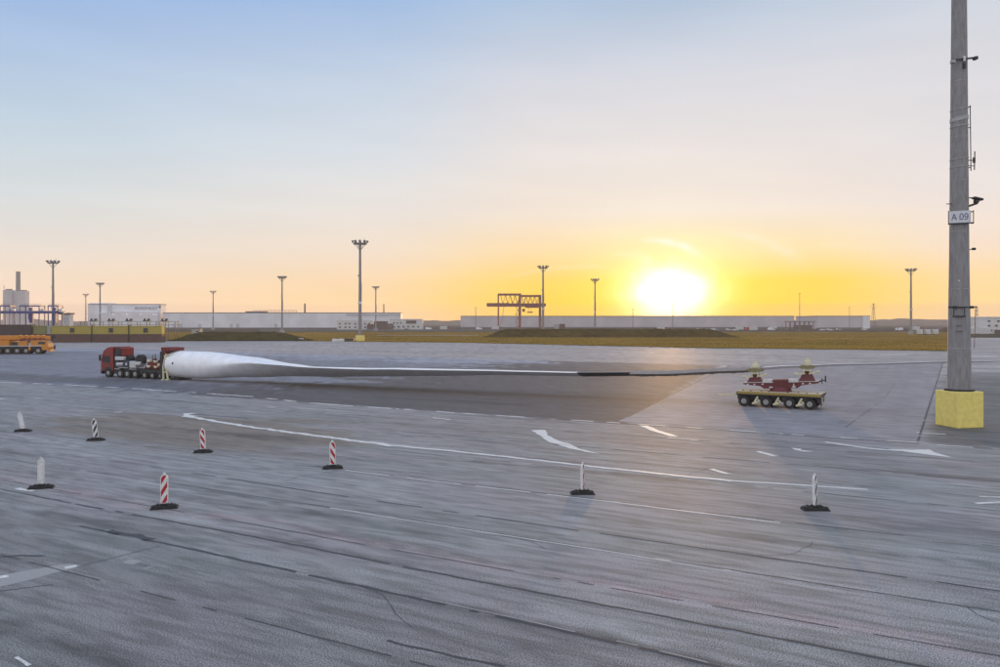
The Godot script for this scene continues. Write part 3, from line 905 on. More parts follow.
# ---------------------------------------------------------------- far buildings
# a hall: wall slabs, parapet, and the seams of its wall panels on the near face; its node stands at the middle of its near edge
func hall(called: String, label: String, x0: float, x1: float, z: float, high: float, deep: float, m: Material, panel: float, trim: Material) -> Node3D:
	var h := thing(called, label, "building", Vector3((x0 + x1) * 0.5, 0, -z))
	var w := x1 - x0
	part_box("wall", Vector3(0, high * 0.5 - 0.3, -deep * 0.5), Vector3(w, high + 0.6, deep), m, h)
	part_box("parapet", Vector3(0, high + 0.35, -deep * 0.5), Vector3(w + 0.5, 0.7, deep + 0.5), trim, h)
	var s := begin()
	var n := int(w / panel)
	for i in n + 1:
		box(s, Vector3(-w * 0.5 + w * i / n, high * 0.5, 0.08), Vector3(0.22, high, 0.16))
	obj("panel_joint", s, m, h).set_meta("kind", "stuff")
	part_box("plinth", Vector3(0, 0.6, 0.15), Vector3(w, 1.2, 0.3), trim, h)
	return h

func window_part(parent: Node, x: float, y: float, w: float, hgt: float, z := 0.05, called := "window", m: Material = null) -> void:
	var f := part_box(called, Vector3(x, y, z), Vector3(w + 0.3, hgt + 0.3, 0.2), M.plaster if m == null else m, parent)
	if m == null:
		part_box("pane", Vector3(x, y, z + 0.06), Vector3(w, hgt, 0.16), M.glass, f)

func make_background() -> void:
	# power station at the far left
	var p := thing("power_station", "pale hazy power station block with one tall chimney", "building", Vector3(-566, 0, -900))
	var s := begin()
	box(s, Vector3(-7.6, 22, 0), Vector3(10.5, 44.5, 7))
	box(s, Vector3(2.0, 21.5, -2), Vector3(9.0, 43, 6))
	box(s, Vector3(9.4, 21.6, 0), Vector3(8.6, 43.4, 7))
	obj("wall", s, M.tower_grey, p)
	s = begin()
	tube(s, Vector3(-1.2, 30, -6.5), Vector3(-1.2, 66.5, -6.5), 2.6, 2.3, 18)
	obj("chimney", s, M.mast_concrete, p)
	for k in 5:
		part_box("roof_fan", Vector3(-10.5 + k * 1.6, 44.9, 1), Vector3(1.0, 1.4, 1.0), M.roof_edge, p)
	part_box("roof_cabin", Vector3(9.4, 43.8, 0), Vector3(5, 1.2, 5), M.roof_edge, p)
	s = begin()
	tube(s, Vector3(-12.4, 44, 2), Vector3(-12.4, 50, 2), 0.25)
	obj("aerial", s, M.roof_edge, p)
	# tall white hall with the sign band
	var a := hall("warehouse", "tall white high-bay warehouse with a dark lettered sign band", -428.0, -353.0, 800.0, 25.0, 14.0, M.cladding, 12.0, M.roof_edge)
	s = begin()
	box(s, Vector3(-26.0, 25.6, -7), Vector3(22.5, 2.6, 13.6), Basis(), 0.8)
	obj("rounded_roof", s, M.cladding, a)
	part_box("stair_tower", Vector3(-14.5, 12.6, 0.9), Vector3(3.4, 25.6, 2.2), M.cladding_grey, a)
	part_box("sign_band", Vector3(12.5, 21.0, 0.5), Vector3(52, 7.4, 0.9), M.cladding, a)
	text_part("lettering", "NORDFROST", 3.1, Vector3(23.5, 21.1, 1.1), 0.0, M.sign_blue, a, 0.1)
	part_box("emblem", Vector3(37.6, 22.6, 1.0), Vector3(2.0, 2.2, 0.3), M.sign_blue, a)
	part_box("low_wing", Vector3(6, 7.9, 5.0), Vector3(64, 16.4, 9.0), M.cladding, a)
	for k in 6:
		part_box("wall_lamp", Vector3([-19.5, -6.5, 7.5, 21.5, 35.0, 38.0][k], 14.7, 9.75), Vector3(0.9, 0.8, 0.5), M.lamp_glow, a)
	# the long hall
	var b := hall("warehouse", "very long pale warehouse running left of the tallest far mast", -350.0, -103.0, 800.0, 16.2, 12.0, M.cladding, 10.0, M.roof_edge)
	s = begin()
	for k in 13:
		tube(s, Vector3(-32 + k * 3.8, 16.5, -6), Vector3(-32 + k * 3.8, 19.3, -6), 0.18)
	bar(s, Vector3(-32, 19.2, -6), Vector3(14, 19.2, -6), 0.35)
	bar(s, Vector3(-32, 17.9, -6), Vector3(14, 17.9, -6), 0.25)
	obj("roof_rail", s, M.far_mast, b)
	part_box("roof_equipment", Vector3(-27, 17.4, -3), Vector3(22, 1.6, 6), M.roof_edge, b)
	s = begin()
	tube(s, Vector3(22.5, 16.0, -5), Vector3(22.5, 26.5, -5), 0.9, 0.8, 12)
	obj("chimney", s, M.brown_wall, b)
	s = begin()
	tube(s, Vector3(105, 16.0, -5), Vector3(105, 26.0, -5), 0.6, 0.5, 10)
	obj("chimney", s, M.brown_wall, b)
	part_box("upper_band", Vector3(95, 14.6, 0.3), Vector3(56, 2.0, 0.5), M.cladding_grey, b)
	for k in [0, 1, 4, 9, 10, 16]:
		window_part(b, -112 + k * 6.6, 3.0, 3.0, 4.2, 0.14, "loading_door", M.cladding_grey)
	# office block in front of it
	var o := hall("office_block", "low white office block with small dark windows before the long warehouse", -146.0, -114.0, 690.0, 7.6, 14.0, M.plaster, 8.0, M.plaster)
	for r in 2:
		for k in 7:
			window_part(o, -13.6 + k * 4.4 + (0.8 if k % 2 else 0.0), 2.2 + r * 3.2, 1.7, 1.3)
	var bw := thing("shed", "dark brown flat-roofed shed with a small white window beside a far mast", "building", Vector3(-109, 0, -680))
	part_box("wall", Vector3(3, 3.6, -5), Vector3(11, 7.4, 10), M.brown_wall, bw)
	part_box("annex", Vector3(-5.5, 2.4, -4), Vector3(6, 5.0, 8), M.brown_wall, bw)
	part_box("side_wing", Vector3(11.0, 2.7, -4), Vector3(5.4, 5.6, 8), M.brown_wall, bw)
	window_part(bw, 11.6, 3.4, 1.6, 1.4)
	part_box("roof", Vector3(3, 7.5, -5), Vector3(11.6, 0.4, 10.6), M.roof_edge, bw)
	var bl := thing("shed", "low dark brown shed left of the tallest far mast's foot", "building", Vector3(-97, 0, -640))
	part_box("wall", Vector3(-1, 1.2, -3), Vector3(8.5, 2.6, 6), M.brown_wall, bl)
	part_box("roof", Vector3(-1, 2.7, -3), Vector3(9.0, 0.3, 6.6), M.roof_edge, bl)
	var wb := hall("office_block", "small white block with a red brown sign on its upper floor", -100.0, -71.0, 700.0, 9.0, 14.0, M.plaster, 7.0, M.plaster)
	part_box("sign", Vector3(4.8, 7.0, 0.4), Vector3(9.0, 2.6, 0.4), M.brown_wall, wb)
	for k in 6:
		window_part(wb, -11.0 + k * 4.4, 2.6, 1.8, 1.4)
	for k in 3:
		window_part(wb, -11.0 + k * 3.2, 6.2, 1.4, 1.2)
	# right half: the hall behind the sun, and its neighbours
	var c := hall("warehouse", "longest hazy mauve warehouse, stretching below the setting sun", -46.0, 344.0, 900.0, 13.6, 80.0, M.cladding_mauve, 13.0, M.roof_edge)
	for k in [2, 3, 8, 13, 14, 19]:
		window_part(c, -180 + k * 18.5, 2.8, 4.0, 4.6, 0.14, "loading_door", M.cladding_grey)
	var d := hall("warehouse", "grey square-ended warehouse right of the longest one", 338.0, 394.0, 820.0, 13.0, 60.0, M.cladding_mauve, 9.0, M.roof_edge)
	part_box("pale_end_bay", Vector3(24.0, 6.6, 0.25), Vector3(7.5, 13.0, 0.5), M.cladding, d)
	var e := thing("scaffold_shed", "open brown shed on posts in front of the longest warehouse's right end", "building", Vector3(278, 0, -710))
	for k in 6:
		part_box("post", Vector3(-11 + k * 4.4, 3.6, 0), Vector3(0.5, 7.2, 0.5), M.brown_wall, e)
		part_box("post", Vector3(-11 + k * 4.4, 3.6, -9), Vector3(0.5, 7.2, 0.5), M.brown_wall, e)
	part_box("roof", Vector3(0, 7.4, -4.5), Vector3(25, 0.6, 11), M.brown_wall, e)
	part_box("stored_goods", Vector3(3, 2.0, -4.5), Vector3(15, 4.0, 6), M.brown_wall, e)
	var f := hall("office_block", "white three storey office block at the right edge", 284.0, 318.0, 450.0, 9.2, 16.0, M.plaster, 30.0, M.plaster)
	for r in 3:
		for k in 8:
			window_part(f, -15.2 + k * 4.2 + (1.2 if (k + r) % 3 == 0 else 0.0), 1.9 + r * 2.7, 1.5, 1.0)
	part_box("door_canopy", Vector3(-9, 1.2, 0.9), Vector3(6, 2.2, 1.6), M.brown_wall, f)
	var g := thing("storage_tent", "long low white storage tent between the great mast and the office", "tent", Vector3(276, 0, -446))
	s = begin()
	extrude(s, PackedVector2Array([Vector2(-8.5, 0), Vector2(8.5, 0), Vector2(8.5, 2.4), Vector2(0, 4.0), Vector2(-8.5, 2.4)]), -12, 0)
	obj("canvas", s, M.white_metal, g)
	part_box("gate", Vector3(0, 1.3, 0.1), Vector3(4, 2.4, 0.15), M.cladding_grey, g)
	# steel rack behind the yellow containers
	var r := thing("steel_rack", "long grey steel rack with two rails above the yellow containers", "rack", Vector3(-129.5, 0, -268))
	for k in 11:
		s = begin()
		bar(s, Vector3(-16.4 + k * 3.28, 0, 0), Vector3(-16.4 + k * 3.28, 6.9, 0), 0.15)
		bar(s, Vector3(-16.4 + k * 3.28, 0, -2.4), Vector3(-16.4 + k * 3.28, 6.9, -2.4), 0.15)
		bar(s, Vector3(-16.4 + k * 3.28, 6.2, 0), Vector3(-16.4 + k * 3.28, 6.2, -2.4), 0.2)
		obj("post", s, M.dark_steel, r)
	for y in [5.75, 6.85]:
		for z in [0.0, -2.4]:
			s = begin()
			bar(s, Vector3(-17, y, z + 0.17), Vector3(17, y, z + 0.17), 0.22, 0.16)
			obj("rail", s, M.galvanised, r)
	for k in 5:
		s = begin()
		box(s, Vector3(-12.5 + k * 6.2, 7.0, -1.2), Vector3(2.2, 0.5, 1.8), Basis(), 0.1)
		tube(s, Vector3(-13.3 + k * 6.2, 7.2, -1.2), Vector3(-13.3 + k * 6.2, 7.9, -1.2), 0.35)
		box(s, Vector3(-11.8 + k * 6.2, 7.5, -1.2), Vector3(0.9, 0.7, 0.9), Basis(), 0.1)
		obj("clamp_saddle", s, M.dark_steel, r)
	# small equipment cabins beyond the grass
	var cab := thing("cabin", "small grey site cabin on the grass edge right of the yellow containers", "cabin", Vector3(-158, 0, -400))
	part_box("wall", Vector3(0, 1.6, -1.5), Vector3(4.6, 3.2, 3), M.box_grey, cab, 0.05)
	part_box("roof", Vector3(0, 3.3, -1.5), Vector3(5.0, 0.25, 3.4), M.roof_edge, cab)
	window_part(cab, 0.8, 1.9, 1.2, 0.9)
	var cb2 := thing("cabin", "pair of small stacked pale cabins below the sun, left of a far mast", "cabin", Vector3(48, 0, -610))
	part_box("wall", Vector3(-3.0, 2.6, -2), Vector3(3.6, 5.2, 3), M.box_grey, cb2)
	part_box("annex", Vector3(1.4, 2.9, -2), Vector3(4.4, 5.0, 3), M.box_brown, cb2)
	make_gantry()
	# low fence along the inner road
	var fe := thing("fence", "long low dark fence beyond the left grass field", "fence", Vector3(-150, 0, -545))
	s = begin()
	for k in 61:
		bar(s, Vector3(-20 + k * 4.0, 0, 0), Vector3(-20 + k * 4.0, 1.7, 0), 0.14)
	obj("post", s, M.far_mast, fe)
	for y in [0.35, 0.8, 1.25, 1.65]:
		s = begin()
		bar(s, Vector3(-20, y, 0.1), Vector3(220, y, 0.1), 0.22, 0.05)
		obj("rail", s, M.far_mast, fe)

func make_gantry() -> void:
	var g := thing("gantry_crane", "dark red rail gantry crane with portal legs and long girder", "crane", Vector3(18, 0, -700))
	for d in [[-19.5, 32.3, 1.3], [0.0, 32.6, 1.9], [18.4, 31.2, 1.3]]:
		for z in [-9.0, 9.0]:
			var s := begin()
			box(s, Vector3(d[0], d[1] * 0.5, z), Vector3(d[2], d[1], d[2]))
			box(s, Vector3(d[0], 1.0, z), Vector3(2.6, 1.6, 3.0))
			obj("leg", s, M.gantry_red, g)
		var t := begin()
		box(t, Vector3(d[0], d[1] - 0.5, 0), Vector3(1.1, 1.2, 18))
		obj("cross_beam", t, M.gantry_red, g)
	for z in [-9.0, 9.0]:
		var s := begin()
		bar(s, Vector3(-19.5, 31.9, z), Vector3(0, 31.9, z), 1.3)
		bar(s, Vector3(0, 30.6, z), Vector3(18.4, 30.6, z), 1.3)
		obj("top_beam", s, M.gantry_red, g)
		s = begin()
		for k in 4:
			var x := -17.5 + k * 4.4
			bar(s, Vector3(x, 31.6, z), Vector3(x + 2.2, 23.0, z), 0.35)
			bar(s, Vector3(x + 2.2, 23.0, z), Vector3(x + 4.4, 31.6, z), 0.35)
		for k in 4:
			var x := 1.6 + k * 4.0
			bar(s, Vector3(x, 30.4, z), Vector3(x + 2.0, 23.0, z), 0.35)
			bar(s, Vector3(x + 2.0, 23.0, z), Vector3(x + 4.0, 30.4, z), 0.35)
		obj("brace", s, M.gantry_red, g)
		s = begin()
		box(s, Vector3(-3.5, 22.4, z * 0.55), Vector3(53, 2.9, 1.2))
		obj("girder", s, M.gantry_red, g)
	var s := begin()
	box(s, Vector3(-20, 23.4, 0), Vector3(20, 1.4, 9))
	obj("walkway", s, M.gantry_red, g)
	s = begin()
	for k in 5:
		var y := 3.0 + k * 3.6
		bar(s, Vector3(-4.0 if k % 2 else -1.8, y, 9.6), Vector3(-1.8 if k % 2 else -4.0, y + 3.6, 9.6), 0.45)
		bar(s, Vector3(-4.2, y, 9.6), Vector3(-1.4, y, 9.6), 0.3)
	obj("stair", s, M.gantry_red, g)
	s = begin()
	bar(s, Vector3(-14.5, 20.9, 9), Vector3(-16.5, 7.0, 9), 0.35)
	bar(s, Vector3(-16.5, 7.0, 9), Vector3(-19.0, 2.4, 9), 0.35)
	obj("cable_arm", s, M.gantry_red, g)
	part_box("driver_cab", Vector3(3.4, 17.6, 2), Vector3(2.4, 2.8, 2.6), M.gantry_red, g)
	s = begin()
	tube(s, Vector3(8.0, 21, 0), Vector3(8.0, 16.6, 0), 0.12)
	tube(s, Vector3(10.4, 21, 0), Vector3(10.4, 16.6, 0), 0.12)
	box(s, Vector3(9.2, 15.8, 0), Vector3(5.0, 1.0, 2.4))
	obj("spreader", s, M.gantry_red, g)
	part_box("machine_house", Vector3(11, 20.6, 0), Vector3(12, 1.4, 6), M.gantry_red, g)
	part_box("end_platform", Vector3(21.2, 22.6, 0), Vector3(4.6, 2.0, 8), M.gantry_red, g)

func text_part(called: String, words: String, high: float, at: Vector3, turn: float, m: Material, parent: Node, depth := 0.02) -> void:
	var f := SystemFont.new()
	f.font_names = PackedStringArray(["Droid Sans"])
	var t := TextMesh.new()
	t.text = words
	t.font = f
	t.font_size = 64
	t.pixel_size = high / 64.0 * 1.37
	t.depth = depth
	var o := MeshInstance3D.new()
	o.mesh = t
	o.material_override = m
	o.name = called
	o.position = at
	o.rotation.y = turn
	parent.add_child(o, true)

# ---------------------------------------------------------------- light masts
func make_mast_head(parent: Node, y: float, m: Material, count := 10) -> void:
	var ring := begin()
	var n := 20
	for i in n:
		var t0 := TAU * i / n
		var t1 := TAU * (i + 1) / n
		bar(ring, Vector3(cos(t0) * 2.2, y, sin(t0) * 2.2), Vector3(cos(t1) * 2.2, y, sin(t1) * 2.2), 0.42, 0.22)
	for i in 6:
		var t := TAU * i / 6.0
		bar(ring, Vector3(cos(t) * 0.3, y, sin(t) * 0.3), Vector3(cos(t) * 2.2, y, sin(t) * 2.2), 0.22)
		bar(ring, Vector3(cos(t) * 0.35, y - 2.0, sin(t) * 0.35), Vector3(cos(t) * 1.9, y - 0.2, sin(t) * 1.9), 0.12)
	obj("lamp_ring", ring, m, parent)
	for i in count:
		var t := TAU * (i + 0.25) / count
		var s := begin()
		var f := Basis(Vector3.UP, -t) * Basis(Vector3(0, 0, 1), -0.35)
		box(s, Vector3(cos(t) * 2.6, y + 0.75, sin(t) * 2.6), Vector3(0.5, 0.62, 0.8), f, 0.06)
		bar(s, Vector3(cos(t) * 2.2, y + 0.1, sin(t) * 2.2), Vector3(cos(t) * 2.55, y + 0.6, sin(t) * 2.55), 0.14)
		obj("floodlight", s, m, parent)
	var s := begin()
	tube(s, Vector3(0, y, 0), Vector3(0, y + 0.9, 0), 0.42, 0.3, 8)
	tube(s, Vector3(1.6, y + 0.3, 0.6), Vector3(1.7, y + 1.9, 0.6), 0.04)
	obj("mast_cap", s, m, parent)

func make_masts() -> void:
	# x, distance, how it can be told from the others
	var at := [
		[-47.8, 263.0, "tallest far light mast on a yellow block, left of the picture's middle"],
		[-202.0, 348.0, "light mast behind the yellow containers and the orange crane"],
		[-281.5, 542.0, "light mast before the tall white lettered warehouse"],
		[-404.0, 751.0, "smallest hazy light mast left of the lettered warehouse"],
		[-253.0, 679.0, "light mast standing alone before the long warehouse's left half"],
		[-131.6, 465.0, "light mast on the grass left of the tallest far mast"],
		[-96.0, 595.0, "light mast beside the dark brown shed"],
		[21.2, 379.0, "light mast beside the red gantry crane"],
		[60.7, 492.0, "light mast left of the setting sun, behind the grassy bank"],
		[213.5, 400.0, "light mast on the grass left of the great near mast"]]
	var first: Node3D = null
	for d in at:
		if first == null:
			first = thing("light_mast", d[2], "light mast", Vector3(d[0], 0, -d[1]), 0.0, "tall light masts across the port")
			var s := begin()
			tube(s, Vector3(0, 1.5, 0), Vector3(0, 33.9, 0), 0.62, 0.36, 14)
			obj("pole", s, M.mast_concrete, first)
			s = begin()
			box(s, Vector3(0, 1.0, 0), Vector3(2.3, 2.2, 2.3), Basis(Vector3.UP, 0.75), 0.06)
			obj("concrete_block", s, M.yellow_concrete, first)
			part_box("number_plate", Vector3(0, 13.2, 0.58), Vector3(1.25, 0.8, 0.06), M.sign_white, first)
			make_mast_head(first, 33.4, M.far_mast)
			s = begin()
			box(s, Vector3(-0.55, 22.5, 0), Vector3(0.5, 0.4, 0.5))
			tube(s, Vector3(0.5, 12, 0), Vector3(0.55, 20, 0), 0.05)
			obj("bracket", s, M.far_mast, first)
		else:
			var o := dup(first, Vector3(d[0], 0, -d[1]), rng.randf() * 0.6, d[2])
			(o.get_node("concrete_block") as MeshInstance3D).material_override = M.concrete
	# thin poles
	var poles := [[-20.5, 650.0, 19.0, "thin bare pole left of the red gantry crane"], [157.0, 700.0, 24.0, "thin pole on the roof line right of the sun"], [233.5, 600.0, 29.0, "tallest thin pole, beside the open brown shed"], [354.0, 780.0, 22.0, "thin pole before the square-ended warehouse"], [107.0, 620.0, 17.5, "short thin pole right below the sun"]]
	for d in poles:
		var s := begin()
		tube(s, Vector3.ZERO, Vector3(0, d[2], 0), 0.32, 0.2, 8)
		box(s, Vector3(0, d[2], 0), Vector3(1.6, 0.35, 0.6))
		var o := obj("pole", s, M.far_mast)
		o.position = Vector3(d[0], 0, -d[1])
		o.set_meta("label", d[3])
		o.set_meta("category", "pole")
		o.set_meta("group", "thin poles before the far warehouses")
	for d in [[456.0, 940.0, "faint lattice pylon behind the square-ended warehouse"], [700.0, 1130.0, "faint lattice pylon right of the great near mast"]]:
		var py := thing("pylon", d[2], "pylon", Vector3(d[0], 0, -d[1]), 0.3, "lattice pylons on the horizon")
		var s := begin()
		for k in 6:
			var y0 := k * 5.0
			var w0 := 2.4 - k * 0.36
			var w1 := 2.4 - (k + 1) * 0.36
			for q in 4:
				var c0 := Vector3([-1, 1, 1, -1][q], 0, [-1, -1, 1, 1][q])
				var c1 := Vector3([1, 1, -1, -1][q], 0, [-1, 1, 1, -1][q])
				bar(s, c0 * w0 + Vector3(0, y0, 0), c0 * w1 + Vector3(0, y0 + 5, 0), 0.22)
				bar(s, c0 * w0 + Vector3(0, y0, 0), c1 * w1 + Vector3(0, y0 + 5, 0), 0.16)
		obj("lattice", s, M.far_mast, py)
		s = begin()
		bar(s, Vector3(-5, 25, 0), Vector3(5, 25, 0), 0.3)
		bar(s, Vector3(-4, 28.5, 0), Vector3(4, 28.5, 0), 0.3)
		obj("cross_arm", s, M.far_mast, py)

func band(parent: Node, called: String, y: float, r: float, high: float, tilt: float, m: Material) -> void:
	var s := begin()
	var n := 28
	for i in n:
		var t0 := TAU * i / n
		var t1 := TAU * (i + 1) / n
		var a := Vector3(cos(t0) * r, y + cos(t0) * tilt, sin(t0) * r)
		var b := Vector3(cos(t1) * r, y + cos(t1) * tilt, sin(t1) * r)
		bar(s, a, b, 0.05, high) if false else quad_band(s, a, b, high, 0.03)
	obj(called, s, m, parent)

func quad_band(s: SurfaceTool, a: Vector3, b: Vector3, high: float, thick: float) -> void:
	var o := Vector3(a.x + b.x, 0, a.z + b.z).normalized()
	var u := Vector3(0, high * 0.5, 0)
	var t := o * thick
	quad(s, a - u + t, b - u + t, b + u + t, a + u + t, o)
	quad(s, a + u, b + u, b + u + t, a + u + t, Vector3.UP)
	quad(s, a - u, b - u, b - u + t, a - u + t, Vector3.DOWN)

func make_main_mast() -> void:
	var X := 28.8
	var Z := 48.3
	var m := thing("light_mast", "great near grey light mast with the A 09 plate and yellow block", "light mast", Vector3(X, 0, -Z))
	var toward := atan2(-X, Z)   # the side of the mast that faces the middle of the apron
	var s := begin()
	tube(s, Vector3(0, 2.0, 0), Vector3(0, 10.4, 0), 0.79, 0.648, 40)
	tube(s, Vector3(0, 10.4, 0), Vector3(0, 34.0, 0), 0.648, 0.43, 40)
	obj("pole", s, M.mast_concrete, m)
	m.scale = Vector3(0.86, 1.0, 0.86)
	# the foot: a yellow painted block standing corner on
	s = begin()
	box(s, Vector3(0, 1.11, 0), Vector3(2.16, 2.22, 2.16), Basis(Vector3.UP, deg_to_rad(45.0 - 34.0)), 0.035)
	var blk := obj("concrete_block", s, M.yellow_concrete, m)
	s = begin()
	for k in 8:
		var t := TAU * (k + 0.5) / 8.0
		box(s, Vector3(cos(t) * 0.88, 2.26, sin(t) * 0.88), Vector3(0.22, 0.1, 0.22), Basis(Vector3.UP, -t))
	tube(s, Vector3(0, 2.2, 0), Vector3(0, 2.34, 0), 0.95, 0.95, 28)
	obj("foot_flange", s, M.dark_steel, blk)
	make_mast_head(m, 33.6, M.far_mast, 12)
	var r := func(y: float) -> float:
		return lerpf(0.79, 0.648, (y - 2.0) / 8.4) if y < 10.4 else lerpf(0.648, 0.43, (y - 10.4) / 23.6)
	var face := Basis(Vector3.UP, toward)
	for d in [4.9, 8.6, 12.2, 15.4, 18.1, 21.6, 24.4]:
		band(m, "cast_joint", d, r.call(d) - 0.022, 0.035, 0.0, M.concrete)
	# number plate, bent steel frame and letters
	var y := 13.05
	var sign_turn := toward + deg_to_rad(6.0)
	var sf := Basis(Vector3.UP, sign_turn)
	var out: Vector3 = sf * Vector3(0, 0, 1)
	var plate := thing_part("number_plate", m, Vector3(0, y, 0), sign_turn)
	part_box("plate", Vector3(-0.02, 0, 0.74), Vector3(1.36, 0.74, 0.03), M.sign_white, plate)
	s = begin()
	box(s, Vector3(0, -0.40, 0.69), Vector3(1.56, 0.07, 0.14))
	box(s, Vector3(-0.74, -0.02, 0.66), Vector3(0.06, 0.86, 0.1))
	box(s, Vector3(0.84, 0.0, 0.45), Vector3(0.06, 0.80, 0.08))
	box(s, Vector3(0.78, -0.40, 0.50), Vector3(0.14, 0.06, 0.4))
	box(s, Vector3(0.74, 0.30, 0.50), Vector3(0.2, 0.06, 0.08))
	obj("plate_frame", s, M.dark_steel, plate)
	text_part("lettering", "A 09", 0.40, Vector3(-0.02, 0.0, 0.765), 0.0, M.sign_blue, plate, 0.012)
	# tilted steel straps and the conduit with its antenna
	for d in [[19.85, 0.03, 0.05], [18.8, 0.03, 0.06], [16.75, 0.03, 0.05], [16.25, 0.03, 0.05]]:
		band(m, "strap", d[0], r.call(d[0]) + 0.005, d[2], 0.07, M.galvanised)
	band(m, "clamp_ring", 19.25, r.call(19.25) + 0.01, 0.24, 0.11, M.galvanised)
	s = begin()
	tube(s, Vector3(0.80, 16.0, 0.1), Vector3(0.74, 20.1, 0.1), 0.035)
	for yy in [16.2, 18.7, 20.0]:
		bar(s, Vector3(0.5, yy, 0.1), Vector3(0.80, yy, 0.1), 0.05)
	obj("conduit", s, M.dark_steel, m)
	s = begin()
	bar(s, Vector3(0.55, 16.65, 0.15), Vector3(1.02, 16.65, 0.15), 0.05)
	bar(s, Vector3(0.55, 16.3, 0.15), Vector3(1.02, 16.3, 0.15), 0.04)
	tube(s, Vector3(1.02, 16.05, 0.15), Vector3(1.05, 17.2, 0.15), 0.04)
	box(s, Vector3(1.0, 16.65, 0.15), Vector3(0.14, 0.34, 0.12))
	obj("antenna", s, M.dark_steel, m)
	# camera cross bar high up
	s = begin()
	var tilt := Basis(Vector3(0, 0, 1), 0.10)
	box(s, Vector3(0, 22.85, 0.62), Vector3(1.55, 0.10, 0.10), tilt)
	obj("cross_bar", s, M.dark_steel, m)
	for sx in [-0.82, 0.80]:
		s = begin()
		box(s, Vector3(sx, 22.78 + sx * 0.14, 0.62), Vector3(0.26, 0.2, 0.34), tilt, 0.03)
		obj("camera_box", s, M.galvanised if sx < 0.0 else M.dark_steel, m)
	part_box("junction_box", Vector3(-0.02, 22.86, 0.66), Vector3(0.14, 0.30, 0.14), M.white_plastic, m)
	part_box("cable_gland", Vector3(0.02, 22.45, 0.60), Vector3(0.2, 0.34, 0.12), M.dark_steel, m)
	# floodlight on an arm above the plate
	s = begin()
	bar(s, Vector3(0.5, 13.75, 0.2), Vector3(1.15, 13.95, 0.3), 0.13)
	bar(s, Vector3(0.6, 14.3, 0.2), Vector3(1.0, 14.25, 0.3), 0.06)
	obj("lamp_arm", s, M.dark_steel, m)
	s = begin()
	box(s, Vector3(1.15, 14.22, 0.32), Vector3(0.66, 0.13, 0.44), Basis(Vector3(0, 0, 1), -0.2), 0.03)
	box(s, Vector3(1.05, 14.06, 0.32), Vector3(0.3, 0.22, 0.3), Basis(), 0.04)
	obj("floodlight", s, M.dark_steel, m)
	s = begin()
	bar(s, Vector3(-0.98, 13.92, 0.1), Vector3(-0.5, 13.92, 0.1), 0.05)
	obj("peg", s, M.dark_steel, m)
	s = begin()
	bar(s, Vector3(0.6, 11.05, 0.2), Vector3(0.9, 11.1, 0.2), 0.05)
	box(s, Vector3(0.95, 11.1, 0.2), Vector3(0.24, 0.15, 0.2), Basis(), 0.03)
	obj("floodlight", s, M.dark_steel, m)
	part_box("reflector", face * Vector3(0.0, 0, 0.665) + Vector3(0, 9.1, 0), Vector3(0.08, 0.10, 0.04), M.white_plastic, m)
	# clamps of the hand rail and the ladder frame
	band(m, "strap", 7.45, r.call(7.45) + 0.005, 0.07, 0.0, M.dark_steel)
	s = begin()
	for sx in [-1.0, 1.0]:
		bar(s, Vector3(sx * 0.6, 7.45, 0.45), Vector3(sx * 1.02, 7.48, 0.45), 0.07)
		box(s, Vector3(sx * 0.62, 7.45, 0.5), Vector3(0.22, 0.16, 0.16))
	obj("clamp", s, M.dark_steel, m)
	var lf := thing_part("ladder_frame", m, Vector3(0, 7.0, 0), toward)
	s = begin()
	for sx in [-0.33, 0.33]:
		bar(s, Vector3(sx, -0.12, 0.79), Vector3(sx, 0.48, 0.79), 0.06)
	bar(s, Vector3(-0.42, -0.12, 0.79), Vector3(0.42, -0.12, 0.79), 0.08)
	bar(s, Vector3(-0.36, 0.44, 0.79), Vector3(0.36, 0.44, 0.79), 0.06)
	bar(s, Vector3(-0.2, -0.7, 0.79), Vector3(0.2, -0.7, 0.79), 0.03)
	bar(s, Vector3(-0.2, -1.05, 0.79), Vector3(0.2, -1.05, 0.79), 0.03)
	obj("rung", s, M.dark_steel, lf)
	s = begin()
	tube(s, Vector3(0.92, 4.9, 0.3), Vector3(0.95, 7.45, 0.4), 0.022)
	obj("cable", s, M.dark_steel, m)

# a part that is only a turned frame for its own pieces
func thing_part(called: String, parent: Node, at: Vector3, turn: float) -> Node3D:
	var o := Node3D.new()
	o.name = called
	o.position = at
	o.rotation.y = turn
	parent.add_child(o, true)
	return o

